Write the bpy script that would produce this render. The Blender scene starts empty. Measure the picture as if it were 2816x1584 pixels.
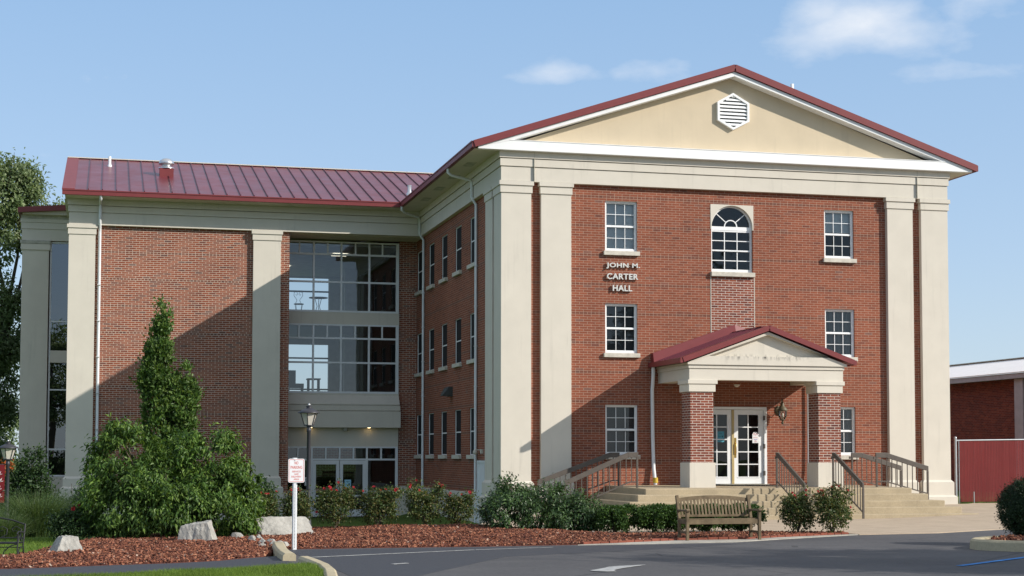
import bpy, bmesh, math, random
import numpy as np
from mathutils import Vector, Matrix, noise
from mathutils.geometry import tessellate_polygon
R = math.radians
sc = bpy.context.scene
COL = sc.collection

# ------------------------------------------------------------------ camera
F, CY, PITCH, YAW, ROLL = 4447.008, 1012.789, 0.0543415, 0.2462880, 0.0013368
cam = bpy.data.objects.new('camera', bpy.data.cameras.new('camera'))
COL.objects.link(cam)
rt = Vector((math.cos(YAW), -math.sin(YAW), 0))
fw = Vector((math.sin(YAW)*math.cos(PITCH), math.cos(YAW)*math.cos(PITCH), math.sin(PITCH)))
up = rt.cross(fw)
r2 = rt*math.cos(ROLL) + up*math.sin(ROLL)
u2 = up*math.cos(ROLL) - rt*math.sin(ROLL)
M = Matrix.Identity(4)
for i in range(3):
    M[i][0], M[i][1], M[i][2] = r2[i], u2[i], -fw[i]
M.translation = Vector((-11.4917, -47.0803, 1.6556))
cam.matrix_world = M
cam.data.sensor_width = 36.0
cam.data.lens = F/2816*36.0
cam.data.shift_y = (CY-792)/2816
cam.data.clip_end = 3000
sc.camera = cam

# ------------------------------------------------------------------ sky and sun
SUN = Vector((1.49, -1.0, 0.95)).normalized()
EXPOSURE = 0.42
w = bpy.data.worlds.new('World'); sc.world = w; w.use_nodes = True
nt = w.node_tree; nt.nodes.clear()
def node(nt, typ, **k):
    n = nt.nodes.new(typ)
    for a, b in k.items(): setattr(n, a, b)
    return n
def link(nt, a, b): nt.links.new(a, b)
sky = node(nt, 'ShaderNodeTexSky', sky_type='NISHITA', sun_disc=False, sun_elevation=math.asin(SUN.z),
           sun_rotation=math.atan2(SUN.x, SUN.y), altitude=150, air_density=1.0, dust_density=.8, ozone_density=2.0)
bg = node(nt, 'ShaderNodeBackground'); bg.inputs[1].default_value = 0.15
out = node(nt, 'ShaderNodeOutputWorld')
tc = node(nt, 'ShaderNodeTexCoord')
mp = node(nt, 'ShaderNodeMapping'); mp.inputs['Scale'].default_value = (1, 1, 2.2)
link(nt, tc.outputs['Generated'], mp.inputs['Vector'])
nz = node(nt, 'ShaderNodeTexNoise'); nz.inputs['Scale'].default_value = 17; nz.inputs['Detail'].default_value = 9; nz.inputs['Roughness'].default_value = .55
link(nt, mp.outputs[0], nz.inputs['Vector'])
def wmath(op, a, b=None, c=None, clamp=False):
    n = node(nt, 'ShaderNodeMath', operation=op, use_clamp=clamp)
    for i, v in enumerate((a, b, c)):
        if v is None: continue
        if isinstance(v, (int, float)): n.inputs[i].default_value = v
        else: link(nt, v, n.inputs[i])
    return n.outputs[0]
acc = None   # cloud banks: direction, half width (rad), strength
for d, wx, wz, s in (((.447,.906,.264),.052,.019,1.25), ((.425,.915,.272),.032,.015,1.0), ((.262,.951,.2335),.055,.009,.70), ((.318,.94,.238),.026,.011,.78), ((.49,.89,.235),.06,.008,.62), ((.515,.88,.28),.03,.014,.85), ((-.75,.6,.25),.5,.12,.8), ((-.2,-.95,.3),.6,.2,.8)):
    d = Vector(d).normalized(); sx = Vector((d.y, -d.x, 0)).normalized(); sz = sx.cross(d)
    def dot(v):
        n = node(nt, 'ShaderNodeVectorMath', operation='DOT_PRODUCT'); n.inputs[1].default_value = v
        link(nt, tc.outputs['Generated'], n.inputs[0]); return n.outputs['Value']
    a = wmath('DIVIDE', dot(sx), wx); b = wmath('DIVIDE', dot(sz), wz)
    r = wmath('ADD', wmath('MULTIPLY', a, a), wmath('MULTIPLY', b, b))
    g = wmath('MULTIPLY', wmath('EXPONENT', wmath('MULTIPLY', r, -1.0)), wmath('GREATER_THAN', dot(d), 0.0))
    g = wmath('MULTIPLY', g, s)
    acc = g if acc is None else wmath('MAXIMUM', acc, g)
cl = wmath('MULTIPLY', wmath('MULTIPLY_ADD', wmath('ADD', wmath('MULTIPLY', acc, 1.05), wmath('MULTIPLY_ADD', nz.outputs[0], 1.9, -1.36)), .95, 0.0, clamp=True), .72)
mixc = node(nt, 'ShaderNodeMix', data_type='RGBA')
el = node(nt, 'ShaderNodeSeparateXYZ'); link(nt, tc.outputs['Generated'], el.inputs[0])   # summer haze veiling the sky, paler low down
hz = node(nt, 'ShaderNodeValToRGB'); link(nt, el.outputs[2], hz.inputs[0])
for e, (p_, c_) in zip([hz.color_ramp.elements[0], hz.color_ramp.elements[1], hz.color_ramp.elements.new(.12), hz.color_ramp.elements.new(.32)],
                       ((0, (.62,.77,.93)), (1, (.16,.36,.74)), (.12, (.50,.68,.93)), (.32, (.33,.56,.89)))): e.position = p_; e.color = (*c_, 1)
hs = node(nt, 'ShaderNodeVectorMath', operation='SCALE'); hs.inputs['Scale'].default_value = 4.35; link(nt, hz.outputs[0], hs.inputs[0])
hm = node(nt, 'ShaderNodeMix', data_type='RGBA'); hm.inputs[0].default_value = .78; link(nt, sky.outputs[0], hm.inputs[6]); link(nt, hs.outputs[0], hm.inputs[7])
link(nt, cl, mixc.inputs[0]); link(nt, hm.outputs[2], mixc.inputs[6])
mixc.inputs[7].default_value = (5.0, 5.05, 5.15, 1)
link(nt, mixc.outputs[2], bg.inputs[0]); link(nt, bg.outputs[0], out.inputs[0])

sl = bpy.data.lights.new('sun', 'SUN'); sl.energy = 4.0; sl.angle = R(0.5); sl.color = (1.0, .945, .87)
so = bpy.data.objects.new('sun', sl); COL.objects.link(so)
so.rotation_euler = (-SUN).to_track_quat('-Z', 'Y').to_euler(); so.location = (40, -30, 40)
sc.view_settings.view_transform = 'Standard'; sc.view_settings.look = 'None'
sc.view_settings.exposure = EXPOSURE; sc.view_settings.gamma = 1
sc.cycles.max_bounces = 8; sc.cycles.transparent_max_bounces = 24

# ------------------------------------------------------------------ object helpers
ROOT = {}
def tag(o, label=None, cat=None, group=None, kind=None):
    if label: o['label'] = label
    if cat: o['category'] = cat
    if group: o['group'] = group
    if kind: o['kind'] = kind
    return o
def thing(name, label, cat, loc=(0, 0, 0), rz=0, group=None):
    o = bpy.data.objects.new(name, None); COL.objects.link(o)
    o.location = loc; o.rotation_euler = (0, 0, rz); o.empty_display_size = .3
    return tag(o, label, cat, group)
def origin(p):
    v = Vector((0, 0, 0))
    while p is not None: v = v + p.location; p = p.parent
    return v
def link_mesh(name, me, parent=None):
    o = bpy.data.objects.new(name, me); COL.objects.link(o)
    if parent is not None: o.parent = parent
    return o
class MB:
    """collects boxes, bars, prisms and tubes for one mesh object"""
    def __init__(s): s.v = []; s.f = []; s.m = []; s.sm = []
    def add(s, vs, fs, m=0, smooth=False):
        b = len(s.v); s.v += [tuple(p) for p in vs]
        s.f += [tuple(b+i for i in f) for f in fs]; s.m += [m]*len(fs); s.sm += [smooth]*len(fs)
    def box(s, x0, x1, y0, y1, z0, z1, m=0):
        s.hexa([(x0,y0,z0),(x1,y0,z0),(x1,y1,z0),(x0,y1,z0),(x0,y0,z1),(x1,y0,z1),(x1,y1,z1),(x0,y1,z1)], m)
    def hexa(s, p, m=0):
        s.add(p, [(0,3,2,1),(4,5,6,7),(0,1,5,4),(1,2,6,5),(2,3,7,6),(3,0,4,7)], m)
    def quad(s, a, b, c, d, m=0): s.add([a,b,c,d], [(0,1,2,3)], m)
    def prism(s, pts, axis, a, b, m=0):
        """polygon in the other two axes, extruded along axis from a to b"""
        def mk(p, t):
            q = list(p); q.insert(axis, t); return tuple(q)
        n = len(pts)
        s.add([mk(p, a) for p in pts]+[mk(p, b) for p in pts],
              [tuple(range(n))[::-1], tuple(range(n, 2*n))]+[(i, (i+1) % n, n+(i+1) % n, n+i) for i in range(n)], m)
    def bar(s, a, b, wd, ht, m=0, upv=(0, 0, 1)):
        a, b = Vector(a), Vector(b); d = (b-a).normalized(); u = Vector(upv)
        sd = d.cross(u).normalized(); u = sd.cross(d).normalized()
        q = [sd*(i*wd/2)+u*(j*ht/2) for i, j in ((-1,-1),(1,-1),(1,1),(-1,1))]
        s.hexa([a+t for t in q]+[b+t for t in q], m)
    def tube(s, pts, r, n=8, m=0, cap=True):
        pts = [Vector(p) for p in pts]; k = len(pts)
        rs = r if isinstance(r, (list, tuple)) else [r]*k
        vs = []; ref = None
        for i, p in enumerate(pts):
            d = (pts[min(i+1, k-1)]-pts[max(i-1, 0)]).normalized()
            if ref is None: ref = d.orthogonal().normalized()
            ref = (ref-d*ref.dot(d)).normalized(); c = d.cross(ref)
            vs += [p+(ref*math.cos(t)+c*math.sin(t))*rs[i] for t in (2*math.pi*j/n for j in range(n))]
        fs = [(i*n+j, i*n+(j+1) % n, (i+1)*n+(j+1) % n, (i+1)*n+j) for i in range(k-1) for j in range(n)]
        s.add(vs, fs, m, True)
        if cap: s.add(vs[:n], [tuple(range(n))[::-1]], m); s.add(vs[-n:], [tuple(range(n))], m)
    def lathe(s, prof, c, n=16, m=0, smooth=True):
        vs = [(c[0]+r*math.cos(2*math.pi*j/n), c[1]+r*math.sin(2*math.pi*j/n), c[2]+z) for r, z in prof for j in range(n)]
        fs = [(i*n+j, i*n+(j+1) % n, (i+1)*n+(j+1) % n, (i+1)*n+j) for i in range(len(prof)-1) for j in range(n)]
        s.add(vs, fs, m, smooth)
        s.add(vs[:n], [tuple(range(n))[::-1]], m); s.add(vs[-n:], [tuple(range(n))], m)
    def build(s, name, mats, parent=None, bevel=0, recalc=True):
        me = bpy.data.meshes.new(name)
        o0 = origin(parent)
        me.from_pydata([(x-o0.x, y-o0.y, z-o0.z) for x, y, z in s.v], [], s.f)
        mats = mats if isinstance(mats, (list, tuple)) else [mats]
        for m in mats: me.materials.append(m)
        me.polygons.foreach_set('material_index', s.m); me.polygons.foreach_set('use_smooth', s.sm)
        if recalc:
            bm = bmesh.new(); bm.from_mesh(me); bmesh.ops.recalc_face_normals(bm, faces=bm.faces); bm.to_mesh(me); bm.free()
        o = link_mesh(name, me, parent)
        if bevel:
            md = o.modifiers.new('bevel', 'BEVEL'); md.width = bevel; md.segments = 2; md.limit_method = 'ANGLE'; md.angle_limit = R(40)
        return o
def boxes(name, mat, parent, *bs, bevel=0):
    out = []
    for b in bs:
        mb = MB(); mb.box(*b); out.append(mb.build(name, mat, parent, bevel))
    return out
def arrays(name, V, Fq, mat, parent=None, smooth=False):
    """mesh from numpy arrays, all faces with the same number of corners"""
    V = np.asarray(V, float).reshape(-1, 3) - np.array(origin(parent)); Fq = np.asarray(Fq, np.int32)
    me = bpy.data.meshes.new(name); k = Fq.shape[1]
    me.vertices.add(len(V)); me.vertices.foreach_set('co', V.astype(np.float32).ravel())
    me.loops.add(Fq.size); me.loops.foreach_set('vertex_index', Fq.ravel())
    me.polygons.add(len(Fq)); me.polygons.foreach_set('loop_start', np.arange(0, Fq.size, k, dtype=np.int32))
    me.polygons.foreach_set('loop_total', np.full(len(Fq), k, np.int32))
    me.polygons.foreach_set('use_smooth', np.full(len(Fq), smooth))
    me.materials.append(mat); me.update(calc_edges=True); me.validate()
    return link_mesh(name, me, parent)

# ------------------------------------------------------------------ materials
class NT:
    def __init__(s, name, rough=.8, spec=.3, metal=0.0):
        s.m = bpy.data.materials.new(name); s.m.use_nodes = True; s.t = s.m.node_tree
        s.p = s.t.nodes['Principled BSDF']; s.out = s.t.nodes['Material Output']
        s.p.inputs['Roughness'].default_value = rough; s.p.inputs['Specular IOR Level'].default_value = spec
        s.p.inputs['Metallic'].default_value = metal
    def n(s, typ, **k): return node(s.t, typ, **k)
    def l(s, a, b): s.t.links.new(a, b)
    def math(s, op, a, b=None, c=None, clamp=False):
        n = s.n('ShaderNodeMath', operation=op, use_clamp=clamp)
        for i, v in enumerate((a, b, c)):
            if v is None: continue
            if isinstance(v, (int, float)): n.inputs[i].default_value = v
            else: s.l(v, n.inputs[i])
        return n.outputs[0]
    def pos(s): return s.n('ShaderNodeNewGeometry').outputs['Position']
    def noise(s, scale, detail=4, rough=.55, vec=None, stretch=None):
        v = vec or s.pos()
        if stretch:
            mp = s.n('ShaderNodeMapping'); mp.inputs['Scale'].default_value = stretch; s.l(v, mp.inputs['Vector']); v = mp.outputs[0]
        n = s.n('ShaderNodeTexNoise'); n.inputs['Scale'].default_value = scale; n.inputs['Detail'].default_value = detail
        n.inputs['Roughness'].default_value = rough; s.l(v, n.inputs['Vector']); return n.outputs[0]
    def ramp(s, fac, stops):
        n = s.n('ShaderNodeValToRGB'); e = n.color_ramp.elements
        while len(e) < len(stops): e.new(.5)
        for q, (p, c) in zip(e, stops): q.position = p; q.color = (*c, 1)
        s.l(fac, n.inputs[0]); return n.outputs[0]
    def mix(s, fac, a, b, mode='MIX'):
        n = s.n('ShaderNodeMix', data_type='RGBA', blend_type=mode)
        for i, v in ((0, fac), (6, a), (7, b)):
            if isinstance(v, (int, float)): n.inputs[i].default_value = v
            elif isinstance(v, tuple): n.inputs[i].default_value = (*v, 1)
            else: s.l(v, n.inputs[i])
        return n.outputs[2]
    def color(s, c):
        if isinstance(c, tuple): s.p.inputs['Base Color'].default_value = (*c, 1)
        else: s.l(c, s.p.inputs['Base Color'])
    def bump(s, h, strength=.3, dist=.02):
        n = s.n('ShaderNodeBump'); n.inputs['Strength'].default_value = strength; n.inputs['Distance'].default_value = dist
        s.l(h, n.inputs['Height']); s.l(n.outputs[0], s.p.inputs['Normal'])

def plain(name, c, rough=.6, spec=.3, metal=0.0, var=.10, scale=3.0):
    t = NT(name, rough, spec, metal)
    a = tuple(x*(1-var) for x in c); b = tuple(min(1, x*(1+var)) for x in c)
    t.color(t.ramp(t.noise(scale, 5), [(.3, a), (.7, b)])); return t.m

def brick(name, stops, mortar, mw=.011, header=12, weather=.18):
    t = NT(name, .9, .15)
    g = t.n('ShaderNodeNewGeometry'); sp = t.n('ShaderNodeSeparateXYZ'); t.l(g.outputs['Position'], sp.inputs[0])
    sn = t.n('ShaderNodeSeparateXYZ'); t.l(g.outputs['True Normal'], sn.inputs[0])
    side = t.math('GREATER_THAN', t.math('ABSOLUTE', sn.outputs[0]), .6)
    u = t.math('ADD', t.math('MULTIPLY', sp.outputs[0], t.math('SUBTRACT', 1.0, side)), t.math('MULTIPLY', sp.outputs[1], side))
    u = t.math('ADD', u, 100.0); v = t.math('ADD', sp.outputs[2], 30.013)
    H = .075; rv = t.math('DIVIDE', v, H); row = t.math('FLOOR', rv)
    hd = t.math('LESS_THAN', t.math('MODULO', row, float(header)), .5)
    wd = t.math('SUBTRACT', .25, t.math('MULTIPLY', hd, .125))
    bu = t.math('ADD', t.math('DIVIDE', u, wd), t.math('MULTIPLY', t.math('MODULO', row, 2.0), .5))
    fu = t.math('MULTIPLY', t.math('FRACT', bu), wd); fv = t.math('MULTIPLY', t.math('FRACT', rv), H)
    mo = t.math('MAXIMUM', t.math('LESS_THAN', fu, mw), t.math('LESS_THAN', fv, mw))
    cb = t.n('ShaderNodeCombineXYZ'); t.l(t.math('FLOOR', bu), cb.inputs[0]); t.l(row, cb.inputs[1])
    wn = t.n('ShaderNodeTexWhiteNoise', noise_dimensions='2D'); t.l(cb.outputs[0], wn.inputs['Vector'])
    col = t.ramp(wn.outputs['Value'], stops)
    col = t.mix(t.math('MULTIPLY', hd, .45), col, (.10,.055,.045))
    col = t.mix(mo, col, mortar)
    big = t.noise(.55, 6, .6); lo = 1-weather
    col = t.mix(1.0, col, t.ramp(big, [(.25, (lo, lo, lo)), (.75, (1.1, 1.08, 1.06))]), 'MULTIPLY')
    fine = t.noise(9, 3)
    col = t.mix(1.0, col, t.ramp(fine, [(.2, (.88, .88, .88)), (.8, (1.1, 1.1, 1.1))]), 'MULTIPLY')
    t.color(col); t.bump(t.math('SUBTRACT', 1.0, mo), .25, .006); return t.m

def stucco(name, c, stain=(.30,.29,.25), amt=.35):
    t = NT(name, .9, .15)
    base = t.ramp(t.noise(1.3, 6, .6), [(.3, tuple(x*.95 for x in c)), (.7, tuple(min(1, x*1.03) for x in c))])
    streak = t.noise(2.2, 6, .62, stretch=(2.4, 2.4, .16))
    spots = t.noise(.5, 4)
    f = t.math('MULTIPLY', t.math('MULTIPLY_ADD', streak, 4.0, -2.25, clamp=True), t.math('MULTIPLY_ADD', spots, 2.0, -.6, clamp=True))
    t.color(t.mix(t.math('MULTIPLY', f, amt), base, stain))
    t.bump(t.noise(60, 3), .15, .004); return t.m

MAT = {}
MAT['brick'] = brick('brick_common', [(0,(.16,.058,.042)),(.05,(.218,.070,.042)),(.5,(.250,.079,.045)),(.96,(.278,.090,.051)),(1,(.19,.095,.075))], (.41,.305,.23), .0100)
MAT['brick_bold'] = brick('brick_white_mortar', [(0,(.12,.045,.036)),(.15,(.185,.055,.037)),(.6,(.225,.067,.041)),(1,(.27,.085,.05))], (.58,.51,.44), .0150, 1000)
MAT['brick_wing'] = brick('brick_wing', [(0,(.13,.065,.055)),(.07,(.20,.066,.042)),(.5,(.262,.082,.046)),(.92,(.30,.100,.056)),(1,(.16,.095,.08))], (.60,.48,.385), .0140, 13)
MAT['brick_dark'] = brick('brick_dark', [(0,(.12,.035,.028)),(.6,(.19,.045,.032)),(1,(.24,.065,.04))], (.24,.15,.12), .009, 1000)
MAT['stucco'] = stucco('stucco_cream', (.63,.58,.49), (.25,.24,.20), .62)
MAT['stucco_tan'] = stucco('stucco_tan', (.60,.50,.355), (.36,.30,.22), .5)
MAT['white'] = plain('white_paint', (.82,.82,.80), .45, .4, var=.04)
MAT['offwhite'] = plain('offwhite_metal', (.72,.73,.73), .45, .4, var=.05)
MAT['stone'] = plain('limestone_sill', (.55,.51,.43), .85, .2, var=.14, scale=8)
MAT['grime'] = plain('weathered_concrete', (.42,.40,.33), .9, .2, var=.25, scale=5)
def metal_red():
    t = NT('red_metal_roof', .30, .55)
    c = t.ramp(t.noise(.7, 5), [(.3, (.130,.027,.034)), (.7, (.165,.034,.041))])
    t.color(c); t.l(t.math('MULTIPLY_ADD', t.noise(1.5, 4), .25, .22), t.p.inputs['Roughness']); return t.m
MAT['red'] = metal_red()
MAT['red_trim'] = plain('red_trim', (.185,.036,.036), .45, .35, var=.06)
MAT['red_dark'] = plain('seam_red', (.11,.018,.03), .4, .4)
def glassmat(name, tint, ior, rough=.0):
    t = NT(name)
    tr = t.n('ShaderNodeBsdfTransparent'); tr.inputs[0].default_value = (*tint, 1)
    gl = t.n('ShaderNodeBsdfGlossy'); gl.inputs['Roughness'].default_value = rough; gl.inputs[0].default_value = (.9,.95,1,1)
    fr = t.n('ShaderNodeFresnel'); fr.inputs[0].default_value = ior
    b = t.n('ShaderNodeBump'); b.inputs['Strength'].default_value = .05; b.inputs['Distance'].default_value = .02
    t.l(t.noise(.9, 2), b.inputs['Height']); t.l(b.outputs[0], gl.inputs['Normal'])
    mx = t.n('ShaderNodeMixShader'); t.l(fr.outputs[0], mx.inputs[0]); t.l(tr.outputs[0], mx.inputs[1]); t.l(gl.outputs[0], mx.inputs[2])
    t.l(mx.outputs[0], t.out.inputs[0]); return t.m
MAT['glass'] = glassmat('window_glass', (.86,.89,.89), 1.5)
MAT['glass_screen'] = plain('insect_screen', (.022,.023,.025), .75, .12)
MAT['glass_bay'] = glassmat('bay_glass', (.68,.72,.72), 1.85)
MAT['glass_strip'] = glassmat('strip_glass', (.55,.60,.60), 2.3)
MAT['glass_clear'] = glassmat('lamp_glass', (.85,.85,.82), 1.5, .05)
def milk():
    t = NT('milky_glass', .25, .5); t.color((.80,.74,.64)); t.p.inputs['Transmission Weight'].default_value = .35; return t.m
MAT['milk'] = milk()
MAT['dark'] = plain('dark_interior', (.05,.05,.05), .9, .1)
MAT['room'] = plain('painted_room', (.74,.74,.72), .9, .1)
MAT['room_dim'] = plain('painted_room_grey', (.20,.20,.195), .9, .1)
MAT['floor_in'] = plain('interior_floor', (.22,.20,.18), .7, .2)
MAT['blind'] = plain('white_blind', (.74,.75,.74), .8, .2, var=.03)
MAT['shade'] = plain('dark_shade', (.085,.085,.088), .8, .2, var=.25, scale=.9)
MAT['curtain'] = plain('grey_curtain', (.24,.25,.255), .9, .1, var=.25, scale=1.5)
MAT['bronze'] = plain('bronze_paint', (.092,.076,.062), .5, .4, var=.12, scale=6)
MAT['black'] = plain('black_iron', (.018,.018,.02), .5, .4)
MAT['lamp_black'] = plain('lamp_charcoal', (.035,.035,.042), .45, .45)
MAT['brass'] = plain('brass', (.55,.36,.10), .3, .5, .8)
MAT['gold'] = plain('astragal_gold', (.50,.38,.17), .5, .4)
MAT['old_brass'] = plain('tarnished_brass', (.115,.095,.058), .55, .4, var=.3, scale=20)
MAT['silver'] = plain('silver_metal', (.62,.62,.62), .3, .5, .85)
MAT['vinyl'] = plain('coated_wire', (.16,.05,.05), .6, .3)
MAT['galv'] = plain('galvanised_steel', (.42,.44,.45), .4, .5, .6)
MAT['letter'] = plain('letter_metal', (.60,.59,.55), .5, .4, var=.05)
MAT['wood'] = plain('weathered_teak', (.150,.110,.066), .8, .2, var=.30, scale=7)
MAT['yellow'] = plain('yellow_boot', (.55,.38,.05), .6, .3)
MAT['blue_paper'] = plain('blue_paper', (.10,.32,.40), .8, .2)
MAT['blue_paper_light'] = plain('light_blue_paper', (.35,.62,.75), .8, .2)
MAT['paper'] = plain('white_paper', (.78,.77,.76), .8, .2, var=.03)
MAT['ink_red'] = plain('ink_red', (.45,.08,.09), .7, .2)
MAT['ink_sign'] = plain('faded_sign_red', (.62,.17,.14), .6, .2, var=.15, scale=30)
MAT['ink_blue'] = plain('ink_blue', (.10,.10,.35), .7, .2)
MAT['ink_dark'] = plain('ink_dark', (.04,.10,.13), .7, .2)
MAT['mat'] = plain('rubber_mat', (.025,.025,.027), .9, .1)
MAT['rose'] = plain('rose_red', (.36,.018,.026), .6, .25, var=.2)
MAT['banner'] = plain('red_banner', (.15,.014,.018), .8, .15)
MAT['bark'] = plain('bark', (.10,.080,.060), .95, .1, var=.3, scale=9)
MAT['gym_white'] = plain('white_roof_panel', (.93,.86,.80), .5, .3, var=.05)
MAT['gym_grey'] = plain('grey_fascia', (.42,.38,.40), .6, .3)
def emit(name, c, s):
    t = NT(name); t.p.inputs['Emission Color'].default_value = (*c, 1); t.p.inputs['Emission Strength'].default_value = s; return t.m
MAT['bulb'] = emit('lit_bulb', (1, .72, .35), 9.0)

def asphalt():
    t = NT('asphalt', .82, .28)
    a = t.noise(.22, 5, .6); b = t.noise(14, 5, .7)
    c = t.ramp(a, [(.3, (.062,.061,.064)), (.7, (.100,.097,.098))])
    c = t.mix(1.0, c, t.ramp(b, [(.25, (.72,.72,.72)), (.75, (1.25,1.25,1.25))]), 'MULTIPLY')
    st = t.noise(.5, 5, .6, stretch=(.25, 1.3, 1))
    c = t.mix(t.math('MULTIPLY', t.math('MULTIPLY_ADD', st, 5, -2.6, clamp=True), .35), c, (.125,.12,.115))
    vo = t.n('ShaderNodeTexVoronoi', feature='DISTANCE_TO_EDGE'); vo.inputs['Scale'].default_value = .32
    wv = t.n('ShaderNodeVectorMath', operation='ADD'); t.l(t.pos(), wv.inputs[0]); nn = t.n('ShaderNodeTexNoise'); nn.inputs['Scale'].default_value = 1.1; nn.inputs['Detail'].default_value = 5; t.l(nn.outputs['Color'], wv.inputs[1]); t.l(wv.outputs[0], vo.inputs['Vector'])
    crack = t.math('MULTIPLY', t.math('LESS_THAN', vo.outputs['Distance'], .009), t.math('GREATER_THAN', t.noise(.35, 2), .52))
    c = t.mix(t.math('MULTIPLY', crack, .6), c, (.03,.03,.032))
    oil = t.math('MULTIPLY_ADD', t.noise(.9, 3, .5), 9, -5.9, clamp=True)
    c = t.mix(t.math('MULTIPLY', oil, .4), c, (.035,.035,.037))
    t.color(c); t.bump(t.noise(45, 3), .35, .008); return t.m
MAT['asphalt'] = asphalt()
def fresh():
    t = NT('fresh_asphalt', .7, .3)
    t.color(t.ramp(t.noise(20, 5, .7), [(.25, (.034,.036,.043)), (.75, (.060,.062,.070))])); t.bump(t.noise(45, 3), .3, .008); return t.m
MAT['asphalt_new'] = fresh()
def concrete(name, c, var=.15):
    t = NT(name, .9, .2)
    k = t.ramp(t.noise(1.6, 7, .65), [(.28, tuple(x*(1-var) for x in c)), (.72, tuple(x*(1+var) for x in c))])
    k = t.mix(1.0, k, t.ramp(t.noise(25, 4, .7), [(.25, (.84,.84,.84)), (.75, (1.12,1.12,1.12))]), 'MULTIPLY')
    f = t.math('MULTIPLY_ADD', t.noise(3.3, 6, .65), 5.0, -3.0, clamp=True)
    t.color(t.mix(t.math('MULTIPLY', f, .35), k, tuple(x*.45 for x in c))); t.bump(t.noise(30, 4), .25, .006); return t.m
MAT['steps'] = concrete('step_concrete', (.40,.325,.215))
MAT['plaza'] = concrete('plaza_concrete', (.42,.335,.245), .12)
MAT['kerb'] = concrete('kerb_concrete', (.44,.375,.25))
MAT['kerb_pale'] = concrete('pale_concrete', (.37,.345,.295), .3)
MAT['edging'] = concrete('brick_edging', (.21,.066,.042), .3)
def rockmat():
    t = NT('limestone_rock', .9, .2)
    k = t.ramp(t.noise(3.5, 8, .7), [(.25, (.20,.195,.17)), (.5, (.345,.33,.295)), (.75, (.45,.435,.39))])
    cr = t.noise(5.0, 8, .75, stretch=(1, 1, .35))
    t.color(t.mix(t.math('MULTIPLY', t.math('MULTIPLY_ADD', cr, 7, -4.2, clamp=True), .5), k, (.22,.20,.17)))
    t.bump(t.noise(12, 8, .7), .7, .03); return t.m
MAT['rock'] = rockmat()
def island_ramp(name, stops, rough=.8, spec=.2, transl=0.0, big=.35, bigscale=1.2, tint=(1.35,1.25,.55)):
    t = NT(name, rough, spec)
    g = t.n('ShaderNodeNewGeometry')
    c = t.ramp(g.outputs['Random Per Island'], stops)
    if big:
        c = t.mix(1.0, c, t.ramp(t.noise(bigscale, 3), [(.25, (1-big,)*3), (.75, (1+big*.8,)*3)]), 'MULTIPLY')
    t.color(c)
    if transl:
        tr = t.n('ShaderNodeBsdfTranslucent'); t.l(t.mix(1.0, c, tint, 'MULTIPLY'), tr.inputs[0])
        mx = t.n('ShaderNodeMixShader'); mx.inputs[0].default_value = transl
        t.l(t.p.outputs[0], mx.inputs[1]); t.l(tr.outputs[0], mx.inputs[2]); t.l(mx.outputs[0], t.out.inputs[0])
    return t.m
def leaf(name, lo, mid, hi, transl=.32, rough=.5, spec=.35, big=.3, bs=1.4, tint=(1.35,1.25,.55)):
    return island_ramp(name, [(0, lo), (.55, mid), (1, hi)], rough, spec, transl, big, bs, tint)
MAT['chips'] = island_ramp('mulch_chips', [(0,(.05,.024,.019)),(.3,(.135,.050,.032)),(.65,(.225,.083,.047)),(.92,(.35,.145,.08)),(.985,(.40,.21,.13)),(1,(.48,.38,.30))], .85, .2, 0, .2, .8)
MAT['soil'] = plain('mulch_bed', (.12,.045,.032), .95, .1, var=.35, scale=14)
MAT['turf'] = plain('turf', (.085,.135,.028), .95, .1, var=.3, scale=6)
MAT['blades'] = leaf('grass_blades', (.075,.135,.022), (.13,.21,.032), (.21,.28,.055), .35, .6, .2)
MAT['lf_big'] = leaf('leaf_mid_green', (.030,.068,.012), (.074,.150,.023), (.19,.285,.058))
MAT['lf_col'] = leaf('leaf_hornbeam', (.034,.072,.016), (.085,.160,.032), (.19,.27,.075))
MAT['lf_vib'] = leaf('leaf_viburnum', (.022,.050,.015), (.044,.094,.025), (.105,.175,.052), .18, .42, .38)
MAT['lf_hedge'] = leaf('leaf_hedge', (.022,.052,.010), (.045,.100,.018), (.085,.155,.030), .25)
MAT['lf_rose'] = leaf('leaf_rose', (.034,.060,.018), (.074,.120,.030), (.19,.16,.06), .3)
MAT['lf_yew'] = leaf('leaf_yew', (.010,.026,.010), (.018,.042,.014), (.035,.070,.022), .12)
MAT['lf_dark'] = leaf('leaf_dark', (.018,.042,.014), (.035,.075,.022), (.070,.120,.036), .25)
MAT['lf_tree'] = leaf('leaf_tree', (.11,.16,.075), (.19,.26,.115), (.38,.44,.25), .5, .5, .3, .25, .6, (1.1,1.1,.75))
MAT['lf_grass'] = leaf('leaf_reed', (.035,.070,.020), (.070,.120,.035), (.130,.170,.065), .3)
MAT['lf_orange'] = leaf('leaf_orange', (.25,.06,.015), (.42,.10,.02), (.5,.16,.04), .3)

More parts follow.
